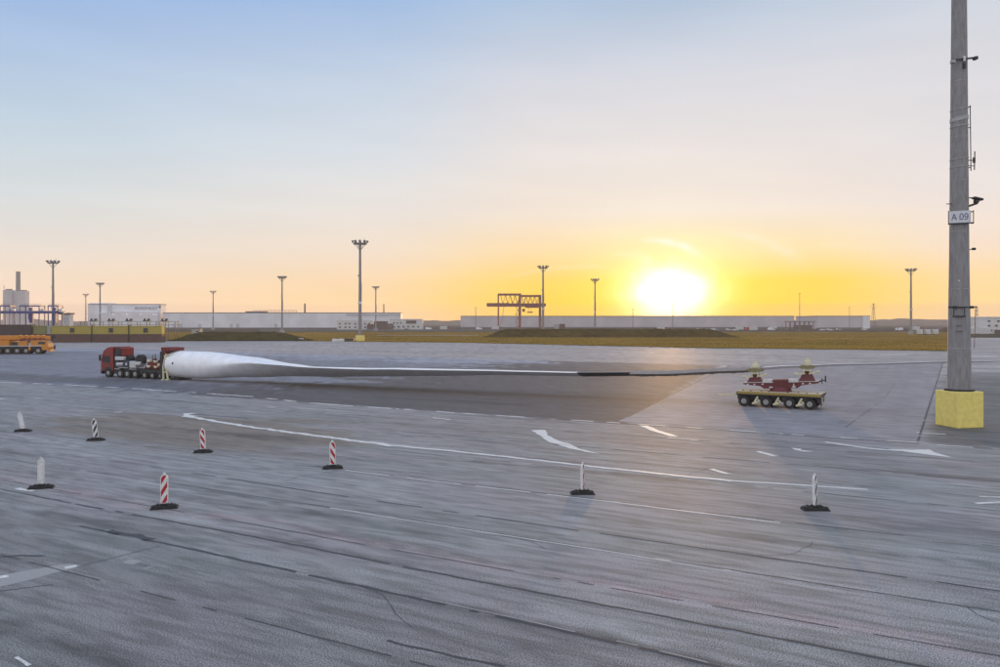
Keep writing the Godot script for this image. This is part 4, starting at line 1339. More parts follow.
# ---------------------------------------------------------------- containers behind the mobile crane
func container(label: String, x0: float, x1: float, y: float, z: float, high: float, m: Material, hatch := -1.0, group := "") -> void:
	var c := thing("shipping_container", label, "container", Vector3((x0 + x1) * 0.5, y, -z), 0.0, group)
	var w := x1 - x0
	part_box("body", Vector3(0, high * 0.5, -1.2), Vector3(w - 0.12, high - 0.1, 2.3), m, c)
	var s := begin()
	for sx in [-1.0, 1.0]:
		for sz in [0.0, -2.4]:
			box(s, Vector3(sx * (w * 0.5 - 0.09), high * 0.5, sz), Vector3(0.18, high, 0.18))
	for yy in [0.09, high - 0.07]:
		for sz in [0.0, -2.4]:
			box(s, Vector3(0, yy, sz), Vector3(w - 0.36, 0.16, 0.16))
	obj("frame", s, m, c)
	s = begin()
	var n := int(w / 0.42)
	for i in n:
		var x := -w * 0.5 + 0.3 + (w - 0.6) * (i + 0.5) / n
		extrude(s, PackedVector2Array([Vector2(x - 0.13, 0.0), Vector2(x - 0.07, 0.05), Vector2(x + 0.07, 0.05), Vector2(x + 0.13, 0.0)]), 0.18, high - 0.16, Transform3D(Basis(Vector3(1, 0, 0), Vector3(0, 0, 1), Vector3(0, 1, 0)), Vector3(0, 0, -0.05)))
	obj("corrugation", s, m, c)
	if hatch > -0.5:
		var hx := (hatch - 0.5) * w
		var f := part_box("hatch_frame", Vector3(hx, high * 0.46, 0.06), Vector3(1.75, 1.75, 0.12), m, c)
		part_box("hatch", Vector3(hx, high * 0.46, 0.08), Vector3(1.45, 1.45, 0.14), M.dark_steel, f)

func make_containers() -> void:
	var g1 := "yellow upper containers in the row behind the crane"
	var g2 := "brown lower containers in the row behind the crane"
	container("yellow container with dark hatch, left one of the three yellow", -145.8, -132.75, 2.75, 250.0, 2.65, M.box_yellow, 0.53, g1)
	container("yellow container with dark hatch, middle one of the three yellow", -132.25, -120.75, 2.75, 250.0, 2.65, M.box_yellow, 0.52, g1)
	container("yellow container with dark hatch, right end of the row", -120.25, -109.8, 2.75, 250.0, 2.65, M.box_yellow, 0.5, g1)
	container("brown container under the left yellow one, partly behind the crane", -145.8, -132.75, 0.0, 250.0, 2.75, M.box_brown, -1.0, g2)
	container("brown container under the middle yellow one", -132.25, -120.75, 0.0, 250.0, 2.75, M.box_brown, -1.0, g2)
	container("brown container under the right yellow one, at the row's end", -120.25, -109.8, 0.0, 250.0, 2.75, M.box_brown, -1.0, g2)
	container("olive container between the dark stack and the yellow ones", -151.9, -147.6, 2.75, 250.5, 2.65, M.box_olive)
	container("narrow pale grey container beside the left yellow one", -147.3, -146.1, 2.75, 250.3, 2.7, M.box_grey)
	container("brown container under the olive one, behind the crane", -158.2, -146.2, 0.0, 250.4, 2.72, M.box_brown, -1.0, g2)
	container("dark brown container on top at the left edge", -164.6, -152.2, 2.75, 250.0, 3.05, M.box_dark)
	container("dark brown container below at the left edge, behind the crane", -170.6, -158.4, 0.0, 250.0, 2.72, M.box_dark)

func make_gap_fillers() -> void:  # dark fillers added so the gaps between the containers stay dark
	for k in 2:
		var u := thing("gap_filler", ["dark filler added in the gap between the left and middle yellow containers", "dark filler added in the gap between the middle and right yellow containers"][k], "post", Vector3([-132.5, -120.5][k], 0, -250.3), 0.0, "dark fillers added in the container gaps")
		part_box("post", Vector3(0, 2.75, -0.5), Vector3(0.44, 5.5, 1.2), M.dark_steel, u)
		part_box("cap", Vector3(0, 5.6, -0.5), Vector3(0.6, 0.16, 1.3), M.dark_steel, u)

# ---------------------------------------------------------------- blue straddle carriers
func carrier(label: String, at: Vector3, turn: float, long: float, busy: bool) -> void:
	var c := thing("straddle_carrier", label, "straddle carrier", at, turn, "blue straddle carriers behind the containers")
	var w := 4.4
	for sx in [-1.0, 1.0]:
		for sz in [-1.0, 1.0]:
			var s := begin()
			box(s, Vector3(sx * long * 0.5, 7.4, sz * w * 0.5), Vector3(0.34, 12.6, 0.34))
			obj("leg", s, M.carrier_blue, c)
	for sz in [-1.0, 1.0]:
		var s := begin()
		box(s, Vector3(0, 13.6, sz * w * 0.5), Vector3(long + 0.34, 0.5, 0.4))
		obj("top_beam", s, M.carrier_blue, c)
		s = begin()
		box(s, Vector3(0, 1.5, sz * w * 0.5), Vector3(long + 2.4, 0.9, 0.9), Basis(), 0.1)
		obj("bogie", s, M.carrier_blue, c)
		for k in 4:
			s = begin()
			var x := (k - 1.5) * (long + 1.2) / 3.6
			tube(s, Vector3(x, 0.75, sz * w * 0.5 - 0.25), Vector3(x, 0.75, sz * w * 0.5 + 0.25), 0.75, 0.75, 16)
			obj("wheel", s, M.rubber, c)
	for sx in [-1.0, 1.0]:
		var s := begin()
		box(s, Vector3(sx * long * 0.5, 13.55, 0), Vector3(0.32, 0.44, w - 0.4))
		obj("cross_beam", s, M.carrier_blue, c)
	var s := begin()
	box(s, Vector3(0, 10.9, 0), Vector3(long + 3.4, 1.1, 2.4), Basis(), 0.1)
	obj("spreader", s, M.carrier_blue, c)
	if busy:
		s = begin()
		box(s, Vector3(0.4, 9.0, 1.9), Vector3(1.7, 2.6, 1.2), Basis(), 0.15)
		box(s, Vector3(0.2, 12.2, 1.6), Vector3(1.3, 1.4, 1.0), Basis(), 0.1)
		box(s, Vector3(0.6, 7.2, 1.8), Vector3(1.4, 1.6, 1.2))
		obj("machine_box", s, M.carrier_blue, c)
	s = begin()
	box(s, Vector3(long * 0.5 + 0.9, 11.6, w * 0.3), Vector3(1.3, 1.5, 1.2), Basis(), 0.12)
	obj("driver_cab", s, M.white_metal, c)
	s = begin()
	for k in 4:
		bar(s, Vector3(-long * 0.5 + k * long / 3.0, 13.9, 1.0), Vector3(-long * 0.5 + k * long / 3.0, 14.4, 1.0), 0.1)
	bar(s, Vector3(-long * 0.5, 14.4, 1.0), Vector3(long * 0.5, 14.4, 1.0), 0.1)
	obj("hand_rail", s, M.carrier_blue, c)

func make_carriers() -> void:
	carrier("blue straddle carrier at the left edge, seen narrow", Vector3(-211, 0, -330), 0.15, 3.8, false)
	carrier("blue straddle carrier in the middle with the machine box", Vector3(-201, 0, -331), 0.05, 8.0, true)
	carrier("blue straddle carrier right of the others, by the far mast", Vector3(-190.5, 0, -330), 0.1, 3.9, true)
	var b := thing("steel_beam", "long blue steel beam on trestles joining the straddle carriers", "beam", Vector3(-201, 0, -326))
	var s := begin()
	box(s, Vector3(0, 10.9, 0), Vector3(26, 0.9, 0.9))
	obj("girder", s, M.carrier_blue, b)
	for x in [-12.5, 12.5]:
		s = begin()
		bar(s, Vector3(x, 0, 0), Vector3(x, 10.5, 0), 0.5)
		obj("trestle", s, M.carrier_blue, b)
	var h := thing("shed", "small white shed right of the blue straddle carriers", "building", Vector3(-192.3, 0, -338))
	part_box("wall", Vector3(1.5, 5.0, -1.5), Vector3(3.6, 10.0, 3), M.plaster, h)
	part_box("roof", Vector3(1.0, 10.4, -1.5), Vector3(5.6, 0.7, 3.6), M.roof_edge, h)

# ---------------------------------------------------------------- wheels
func wheel(parent: Node, x: float, z: float, r: float, wide: float, side: float, rim: Material, called := "wheel") -> void:
	var s := begin()
	tube(s, Vector3(x, r, z - wide * 0.5), Vector3(x, r, z + wide * 0.5), r, r, 20)
	var w := obj(called, s, M.rubber, parent)
	s = begin()
	var zo := z + side * wide * 0.5
	for i in 16:
		var t0 := TAU * i / 16.0
		var t1 := TAU * (i + 1) / 16.0
		var d0 := Vector3(cos(t0), sin(t0), 0)
		var d1 := Vector3(cos(t1), sin(t1), 0)
		var c := Vector3(x, r, zo + side * 0.012)
		quad(s, c + d0 * r * 0.45, c + d1 * r * 0.45, c + d1 * r * 0.27, c + d0 * r * 0.27, Vector3(0, 0, side))
	tube(s, Vector3(x, r, zo), Vector3(x, r, zo + side * 0.09), r * 0.18, r * 0.14, 10)
	obj("rim", s, rim, w)

# ---------------------------------------------------------------- the orange mobile crane at the left edge
func make_mobile_crane() -> void:
	var c := thing("mobile_crane", "orange mobile crane with lowered boom and six axles, cut by the left edge", "crane", Vector3(-93.6, 0, -160.0), deg_to_rad(9.0))
	var s := begin()
	box(s, Vector3(-8.0, 1.35, 0), Vector3(15.0, 0.5, 2.5), Basis(), 0.06)
	box(s, Vector3(-8.0, 0.95, 0), Vector3(14.0, 0.5, 1.6))
	obj("chassis", s, M.dark_steel, c)
	for x in [-1.7, -4.0, -5.7, -7.5, -9.2, -11.4]:
		for z in [-1.0, 1.0]:
			wheel(c, x, z, 0.72, 0.5, signf(z), M.rim_paint)
	s = begin()
	extrude(s, PackedVector2Array([Vector2(-1.0, 1.6), Vector2(-15.2, 1.6), Vector2(-15.2, 1.75), Vector2(-1.0, 1.75)]), -1.32, 1.32)
	obj("deck", s, M.white_metal, c)
	# driver's cab at the right end
	s = begin()
	extrude(s, PackedVector2Array([Vector2(0.1, 0.85), Vector2(0.3, 1.4), Vector2(0.1, 2.2), Vector2(-0.4, 2.75), Vector2(-3.1, 2.8), Vector2(-3.1, 1.7), Vector2(-1.1, 1.6), Vector2(-0.9, 0.85)]), -1.3, 1.3)
	var cab := obj("driver_cab", s, M.crane_orange, c)
	part_box("window", Vector3(-1.0, 2.28, 1.31), Vector3(1.3, 0.5, 0.05), M.glass, cab)
	part_box("window", Vector3(-1.0, 2.28, -1.31), Vector3(1.3, 0.5, 0.05), M.glass, cab)
	part_box("bumper", Vector3(0.35, 0.75, 0), Vector3(0.5, 0.5, 2.5), M.crane_orange, c, 0.06)
	part_box("headlight", Vector3(0.62, 0.85, 0.95), Vector3(0.06, 0.2, 0.3), M.white_metal, c)
	part_box("headlight", Vector3(0.62, 0.85, -0.95), Vector3(0.06, 0.2, 0.3), M.white_metal, c)
	# body boxes along the deck
	part_box("locker", Vector3(-4.6, 2.2, 0.85), Vector3(1.6, 0.9, 0.8), M.crane_orange, c, 0.04)
	part_box("locker", Vector3(-9.0, 2.3, 0.85), Vector3(3.6, 1.1, 0.8), M.crane_orange, c, 0.04)
	part_box("engine_cover", Vector3(-8.6, 2.3, -0.5), Vector3(4.4, 1.1, 1.4), M.crane_orange, c, 0.06)
	part_box("air_tank", Vector3(-6.3, 2.1, 0.4), Vector3(1.0, 0.8, 1.2), M.dark_steel, c, 0.1)
	# turntable, crane cab and counterweight further left
	s = begin()
	tube(s, Vector3(-11.2, 1.75, 0), Vector3(-11.2, 2.2, 0), 1.2, 1.2, 20)
	obj("turntable", s, M.dark_steel, c)
	part_box("crane_body", Vector3(-12.2, 2.9, 0), Vector3(3.4, 1.4, 2.0), M.crane_orange, c, 0.08)
	part_box("crane_cab", Vector3(-10.6, 2.75, 1.15), Vector3(1.8, 1.5, 0.8), M.crane_orange, c, 0.1)
	part_box("counterweight", Vector3(-14.8, 2.4, 0), Vector3(1.6, 1.6, 2.6), M.dark_steel, c, 0.06)
	# telescopic boom laid forward over the cab
	s = begin()
	box(s, Vector3(-7.0, 3.35, 0), Vector3(12.4, 0.95, 0.95), Basis(), 0.1)
	obj("boom", s, M.crane_orange, c)
	s = begin()
	box(s, Vector3(-0.4, 3.32, 0), Vector3(1.6, 0.8, 0.8), Basis(), 0.08)
	for k in 5:
		box(s, Vector3(-5.6 + k * 1.1, 3.36, 0), Vector3(0.14, 1.1, 1.1))
	obj("boom_section", s, M.crane_orange, c)
	s = begin()
	bar(s, Vector3(-10.4, 2.6, 0), Vector3(-5.0, 3.0, 0), 0.34)
	obj("lifting_cylinder", s, M.dark_steel, c)
	s = begin()
	for z in [-0.3, 0.3]:
		extrude(s, PackedVector2Array([Vector2(0.3, 3.0), Vector2(0.9, 2.8), Vector2(1.1, 3.4), Vector2(0.7, 3.9), Vector2(0.3, 3.7)]), z - 0.05, z + 0.05)
	tube(s, Vector3(0.75, 3.1, -0.3), Vector3(0.75, 3.1, 0.3), 0.26, 0.26, 12)
	obj("boom_head", s, M.dark_steel, c)
	s = begin()
	bar(s, Vector3(0.95, 3.1, 0), Vector3(1.0, 1.7, 0), 0.06)
	box(s, Vector3(1.0, 1.4, 0), Vector3(0.34, 0.7, 0.36), Basis(), 0.06)
	tube(s, Vector3(1.0, 1.05, 0), Vector3(1.0, 0.75, 0), 0.09, 0.05, 8)
	obj("hook_block", s, M.dark_steel, c)
	s = begin()
	for k in 14:
		box(s, Vector3(-5.2 + k * 0.34, 3.0 + 0.12 * (k % 3), 0.62), Vector3(0.22, 0.24, 0.2))
	bar(s, Vector3(-5.4, 2.98, 0.66), Vector3(-0.5, 2.98, 0.66), 0.14)
	obj("folded_jib", s, M.machine_red, c)
	for x in [-3.3, -10.2]:
		for z in [-1.0, 1.0]:
			part_box("outrigger", Vector3(x, 1.2, z * 1.2), Vector3(0.4, 0.8, 0.3), M.crane_orange, c)

# ---------------------------------------------------------------- the rotor blade
const BLADE_FROM := Vector3(-37.25, 0.0, -88.35)
const BLADE_LENGTH := 81.0

func table(t: Array, x: float) -> float:
	if x <= t[0][0]:
		return t[0][1]
	for i in t.size() - 1:
		if x <= t[i + 1][0]:
			var f: float = (x - t[i][0]) / (t[i + 1][0] - t[i][0])
			return lerpf(t[i][1], t[i + 1][1], smoothstep(0.0, 1.0, f) * 0.5 + f * 0.5)
	return t[-1][1]

func blade_height(s: float) -> float:
	return table([[0.0, 1.72], [5.0, 1.72], [12.0, 1.70], [17.2, 1.56], [20.2, 1.46], [26.8, 1.56], [31.0, 1.70], [42.0, 1.92], [48.0, 1.97], [56.0, 2.22], [62.3, 2.66], [66.2, 3.06], [70.8, 3.34], [77.3, 3.66], [81.8, 3.85]], s)

# the outline of the blade cut at s metres from its root: points in (towards the viewer, up)
func blade_cut(s: float, n: int, more := 0.0, crumple := 0.0) -> PackedVector2Array:
	var chord := table([[0.0, 3.05], [4.0, 3.05], [13.0, 4.2], [18.0, 4.35], [28.0, 3.7], [45.0, 2.5], [60.0, 1.7], [74.0, 1.0], [79.8, 0.5], [81.0, 0.12]], s) + more * 2.0
	var thick := table([[0.0, 3.05], [5.0, 3.02], [12.0, 2.45], [17.0, 1.5], [20.0, 1.10], [27.0, 0.98], [31.0, 0.88], [43.0, 0.52], [60.0, 0.33], [74.0, 0.15], [79.8, 0.09], [81.0, 0.03]], s) + more * 2.0
	var tilt := deg_to_rad(table([[0.0, 0.0], [4.0, 3.0], [13.0, 16.0], [20.0, 14.0], [27.0, 11.0], [43.0, 8.5], [60.0, 8.0], [82.0, 8.0]], s))
	if crumple > 0.0:
		tilt *= 0.25
		thick += 0.09
	var k := smoothstep(4.0, 16.0, s)
	var out := PackedVector2Array()
	for i in n:
		var t := TAU * i / n
		var x := cos(t) * chord * 0.5
		var sharp := lerpf(1.0, 0.07 + 1.08 * pow(maxf((1.0 - cos(t)) * 0.5, 0.0), 0.55), k)
		var y := sin(t) * thick * 0.5 * sharp
		if sin(t) < 0.0:
			y *= lerpf(1.0, 0.8, k)
		if crumple > 0.0:
			var c := crumple * (n_fine.get_noise_2d(s * 0.9, t * 1.6 + s * 0.5) + 0.6 * n_fine.get_noise_2d(s * 2.6 + 20.0, t * 2.0))
			x += cos(t) * c * 0.4
			y += sin(t) * c - crumple * 0.25
		out.append(Vector2(x * cos(tilt) - y * sin(tilt), y * cos(tilt) + x * sin(tilt)))
	return out

func blade_shell(called: String, s0: float, s1: float, step: float, m: Material, parent: Node, more := 0.0, crumple := 0.0, n := 40) -> MeshInstance3D:
	var s := begin()
	s.set_smooth_group(2)
	var count := int(ceil((s1 - s0) / step))
	var before := PackedVector3Array()
	for i in count + 1:
		var at := lerpf(s0, s1, float(i) / count)
		var y := blade_height(at)
		var ring := PackedVector3Array()
		for p in blade_cut(at, n, more, crumple):
			ring.append(Vector3(at, y + p.y, p.x))
		if i > 0:
			for j in n:
				var j2 := (j + 1) % n
				var mid := (ring[j] + ring[j2]) * 0.5
				var o := mid - Vector3(mid.x, y, 0)
				# the surface's own outward side: square to the ring's edge
				var e := ring[j2] - ring[j]
				o = Vector3(0, -e.z, e.y)
				if o.dot(mid - Vector3(mid.x, y, 0)) < 0.0:
					o = -o
				quad(s, before[j], before[j2], ring[j2], ring[j], o)
		else:
			s.set_smooth_group(-1)
			for j in n:
				tri(s, Vector3(at, y, 0), ring[j], ring[(j + 1) % n], Vector3(-1, 0, 0))
			s.set_smooth_group(2)
		before = ring
	s.set_smooth_group(-1)
	for j in n:
		tri(s, Vector3(s1, blade_height(s1), 0), before[j], before[(j + 1) % n], Vector3(1, 0, 0))
	return obj(called, s, m, parent)

func make_blade() -> void:
	var b := thing("rotor_blade", "very long white rotor blade lying across the apron from truck to trailer", "rotor blade", BLADE_FROM, deg_to_rad(-25.2))
	blade_shell("blade_shell", 0.0, 49.0, 0.5, M.blade_white, b)
	blade_shell("edge_sleeve", 49.0, 53.6, 0.4, M.blade_dark, b, 0.025)
	blade_shell("cloth_wrap", 53.6, 64.2, 0.12, M.cloth, b, 0.06, 0.07)
	blade_shell("blade_tip", 64.2, BLADE_LENGTH, 0.4, M.blade_white, b)
	var s := begin()
	for i in 48:
		var t := TAU * i / 48.0
		tube(s, Vector3(-0.12, 1.72 + sin(t) * 1.4, cos(t) * 1.4), Vector3(0.0, 1.72 + sin(t) * 1.4, cos(t) * 1.4), 0.05, 0.05, 6)
	obj("root_bolts", s, M.silver, b)
	s = begin()
	var d := Vector3(0, 0.15, 0.99).normalized()
	tube(s, Vector3(1.25, 1.70, 0) + d * 1.50, Vector3(1.25, 1.70, 0) + d * 1.545, 0.13, 0.13, 14)
	obj("lifting_plug", s, M.dark_steel, b)
	s = begin()
	tube(s, Vector3(0.7, 0.22, -0.7), Vector3(0.7, 0.22, 0.7), 0.14, 0.14, 8)
	box(s, Vector3(0.9, 0.12, 0), Vector3(1.2, 0.24, 2.0))
	obj("root_cradle", s, M.dark_steel, b)

# ---------------------------------------------------------------- the red truck that carries the root
func make_truck() -> void:
	# its own +x points forward (left and away in the picture), -z is the side that is seen
	var t := thing("truck", "red heavy haulage truck carrying the blade root on its bed", "truck", BLADE_FROM, deg_to_rad(155.0))
	var s := begin()
	box(s, Vector3(7.2, 0.95, 0), Vector3(6.6, 0.4, 1.1))
	box(s, Vector3(7.2, 0.72, 0), Vector3(6.4, 0.5, 2.1), Basis(), 0.05)
	box(s, Vector3(2.2, 0.8, 0), Vector3(4.6, 0.55, 2.0), Basis(), 0.05)
	obj("chassis", s, M.dark_steel, t)
	for x in [9.55, 7.55, 6.35, 5.05]:
		for z in [-1.05, 1.05]:
			wheel(t, x, z, 0.52, 0.42, signf(z), M.rim_paint)
	for x in [3.5, 2.25, 0.95]:
		for z in [-1.05, 1.05]:
			wheel(t, x, z, 0.42, 0.42, signf(z), M.rim_paint)
	# cab: rounded front, high roof
	s = begin()
	extrude(s, PackedVector2Array([Vector2(8.75, 0.75), Vector2(10.75, 0.75), Vector2(10.85, 1.3), Vector2(10.80, 1.95), Vector2(10.55, 2.85), Vector2(10.15, 3.3), Vector2(9.6, 3.55), Vector2(8.75, 3.62)]), -1.22, 1.22)
	var cab := obj("cab", s, M.truck_red, t)
	for z in [-1.0, 1.0]:
		s = begin()
		extrude(s, PackedVector2Array([Vector2(9.25, 1.75), Vector2(10.45, 1.75), Vector2(10.35, 2.5), Vector2(9.25, 2.55)]), z * 1.225, z * 1.25)
		obj("side_window", s, M.glass, cab)
		s = begin()
		box(s, Vector3(9.75, 1.5, z * 1.235), Vector3(1.5, 0.05, 0.03))
		box(s, Vector3(9.2, 1.62, z * 1.24), Vector3(0.3, 0.08, 0.06))
		box(s, Vector3(9.75, 1.05, z * 1.235), Vector3(1.6, 0.05, 0.03))
		obj("door", s, M.dark_steel, cab)
		s = begin()
		box(s, Vector3(10.75, 2.3, z * 1.42), Vector3(0.14, 0.7, 0.24), Basis(), 0.03)
		bar(s, Vector3(10.7, 2.6, z * 1.2), Vector3(10.75, 2.55, z * 1.4), 0.05)
		obj("mirror", s, M.dark_steel, cab)
		part_box("headlight", Vector3(10.84, 1.0, z * 0.9), Vector3(0.06, 0.2, 0.4), M.white_metal, cab)
		s = begin()
		extrude(s, PackedVector2Array([Vector2(8.9, 0.75), Vector2(10.3, 0.75), Vector2(10.15, 1.15), Vector2(9.9, 1.25), Vector2(9.2, 1.25), Vector2(8.95, 1.1)]), z * 1.2, z * 1.245)
		obj("mudguard", s, M.dark_steel, cab)
	part_box("windscreen", Vector3(10.70, 2.35, 0), Vector3(0.06, 0.9, 2.1), M.glass, cab)
	part_box("bumper", Vector3(10.8, 0.65, 0), Vector3(0.3, 0.5, 2.4), M.dark_steel, cab, 0.05)
	part_box("roof_visor", Vector3(10.35, 3.1, 0), Vector3(0.3, 0.12, 2.3), M.dark_steel, cab)
	part_box("cab_gap", Vector3(8.6, 1.9, 0), Vector3(0.3, 2.3, 2.2), M.dark_steel, t)
	# equipment tower behind the cab
	s = begin()
	box(s, Vector3(8.25, 3.02, 0.2), Vector3(0.5, 1.05, 1.9), Basis(), 0.12)
	obj("rear_fairing", s, M.truck_red, t)
	part_box("fairing_post", Vector3(8.2, 2.2, -0.95), Vector3(0.5, 2.6, 0.36), M.dark_steel, t)
	part_box("equipment_base", Vector3(7.3, 1.7, -0.35), Vector3(1.8, 1.3, 0.8), M.navy, t)
	part_box("locker", Vector3(7.75, 2.28, -1.02), Vector3(1.45, 0.42, 0.4), M.white_metal, t, 0.04)
	s = begin()
	tube(s, Vector3(7.1, 1.55, -0.95), Vector3(8.2, 1.55, -0.95), 0.33, 0.33, 16)
	obj("fuel_tank", s, M.silver, t)
	part_box("locker", Vector3(6.55, 1.65, -0.95), Vector3(0.75, 0.75, 0.5), M.navy, t, 0.03)
	part_box("gauge", Vector3(6.55, 1.65, -1.21), Vector3(0.26, 0.3, 0.04), M.white_metal, t)
	s = begin()
	tube(s, Vector3(6.5, 2.32, -1.0), Vector3(6.5, 2.32, -0.3), 0.30, 0.30, 16)
	obj("cable_drum", s, M.rubber, t)
	part_box("locker", Vector3(5.55, 1.6, -0.95), Vector3(1.05, 0.78, 0.5), M.white_metal, t, 0.04)
	s = begin()
	tube(s, Vector3(4.2, 1.65, -0.95), Vector3(5.0, 1.65, -0.95), 0.34, 0.34, 16)
	obj("air_tank", s, M.silver, t)
	s = begin()
	tube(s, Vector3(4.65, 2.15, -0.45), Vector3(4.65, 2.15, -1.0), 0.62, 0.62, 20)
	obj("spare_wheel", s, M.rubber, t)
	for d in [[8.0, 1.05, 0.9], [7.0, 1.2, 1.6], [5.4, 1.08, 1.2]]:
		s = begin()
		box(s, Vector3(d[0], d[1], -1.24), Vector3(d[2], 0.09, 0.1))
		obj("step_rail", s, M.silver, t)
	# rear bed with red winches and valves
	s = begin()
	box(s, Vector3(2.6, 1.35, 0), Vector3(2.6, 0.5, 1.7), Basis(), 0.06)
	box(s, Vector3(2.7, 1.9, -0.5), Vector3(0.34, 0.9, 0.34), Basis(), 0.04)
	box(s, Vector3(1.5, 1.6, -0.6), Vector3(1.2, 0.6, 0.6), Basis(), 0.08)
	box(s, Vector3(3.3, 1.75, -0.3), Vector3(0.8, 0.4, 0.8), Basis(), 0.06)
	box(s, Vector3(0.75, 1.4, -0.8), Vector3(0.9, 1.0, 0.4), Basis(), 0.06)
	obj("winch_bed", s, M.machine_red, t)
	for p in [Vector3(3.35, 2.02, -0.75), Vector3(2.2, 1.95, -0.85), Vector3(1.4, 1.6, -0.95), Vector3(3.2, 1.4, -0.95), Vector3(2.0, 1.35, -0.95)]:
		s = begin()
		box(s, p, Vector3(0.42, 0.2, 0.2), Basis(Vector3.UP, p.x), 0.03)
		tube(s, p + Vector3(-0.3, 0.05, 0), p + Vector3(0.3, 0.1, 0), 0.09, 0.09, 8)
		obj("hydraulic_valve", s, M.cream, t)
	s = begin()
	tube(s, Vector3(2.75, 2.3, -0.4), Vector3(2.75, 2.85, -0.4), 0.05)
	tube(s, Vector3(4.0, 1.7, 0.3), Vector3(4.0, 2.7, 0.3), 0.04)
	for k in 6:
		tube(s, Vector3(3.9 - k * 0.5, 1.1, -1.0), Vector3(3.6 - k * 0.5, 1.75, -0.5 - 0.05 * k), 0.035)
	obj("hose", s, M.rubber, t)
	s = begin()
	bar(s, Vector3(2.4, 1.95, -0.2), Vector3(0.6, 3.1, -0.2), 0.2)
	bar(s, Vector3(2.4, 1.95, 0.5), Vector3(0.6, 3.1, 0.5), 0.2)
	obj("stay", s, M.dark_steel, t)
	# the frame bolted to the blade root
	var f := thing("root_frame", "dark upright frame with cream legs and red head holding blade root", "frame", BLADE_FROM, deg_to_rad(155.0))
	part_box("back_plate", Vector3(0.62, 1.75, -0.2), Vector3(0.5, 2.9, 2.5), M.dark_steel, f, 0.05)
	s = begin()
	box(s, Vector3(0.44, 3.22, -0.3), Vector3(0.66, 0.95, 2.1), Basis(), 0.05)
	box(s, Vector3(-0.26, 3.47, -0.3), Vector3(0.74, 0.36, 2.1), Basis(), 0.05)
	for k in 3:
		box(s, Vector3(0.6 - k * 0.5, 3.46, -1.37), Vector3(0.14, 0.4, 0.08))
	obj("head_box", s, M.machine_red, f)
	for d in [[0.30, 0.06], [-0.1, -0.62]]:
		s = begin()
		bar(s, Vector3(0.12, 2.95, -1.25), Vector3(d[0], 1.6, -1.42), 0.14)
		bar(s, Vector3(d[0], 1.6, -1.42), Vector3(d[1], 0.12, -1.6), 0.15)
		box(s, Vector3(d[1], 0.06, -1.6), Vector3(0.34, 0.12, 0.4))
		obj("leg", s, M.cream, f)
	s = begin()
	bar(s, Vector3(0.25, 0.9, -1.5), Vector3(-0.42, 0.9, -1.52), 0.11)
	bar(s, Vector3(0.45, 2.75, -1.25), Vector3(-0.35, 2.85, -1.25), 0.16)
	bar(s, Vector3(0.6, 2.9, -0.9), Vector3(0.2, 2.5, -1.3), 0.1)
	obj("brace", s, M.cream, f)
	s = begin()
	for z in [-0.8, 0.8]:
		box(s, Vector3(0.6, 0.25, z), Vector3(0.5, 0.5, 0.4))
	obj("foot", s, M.dark_steel, f)

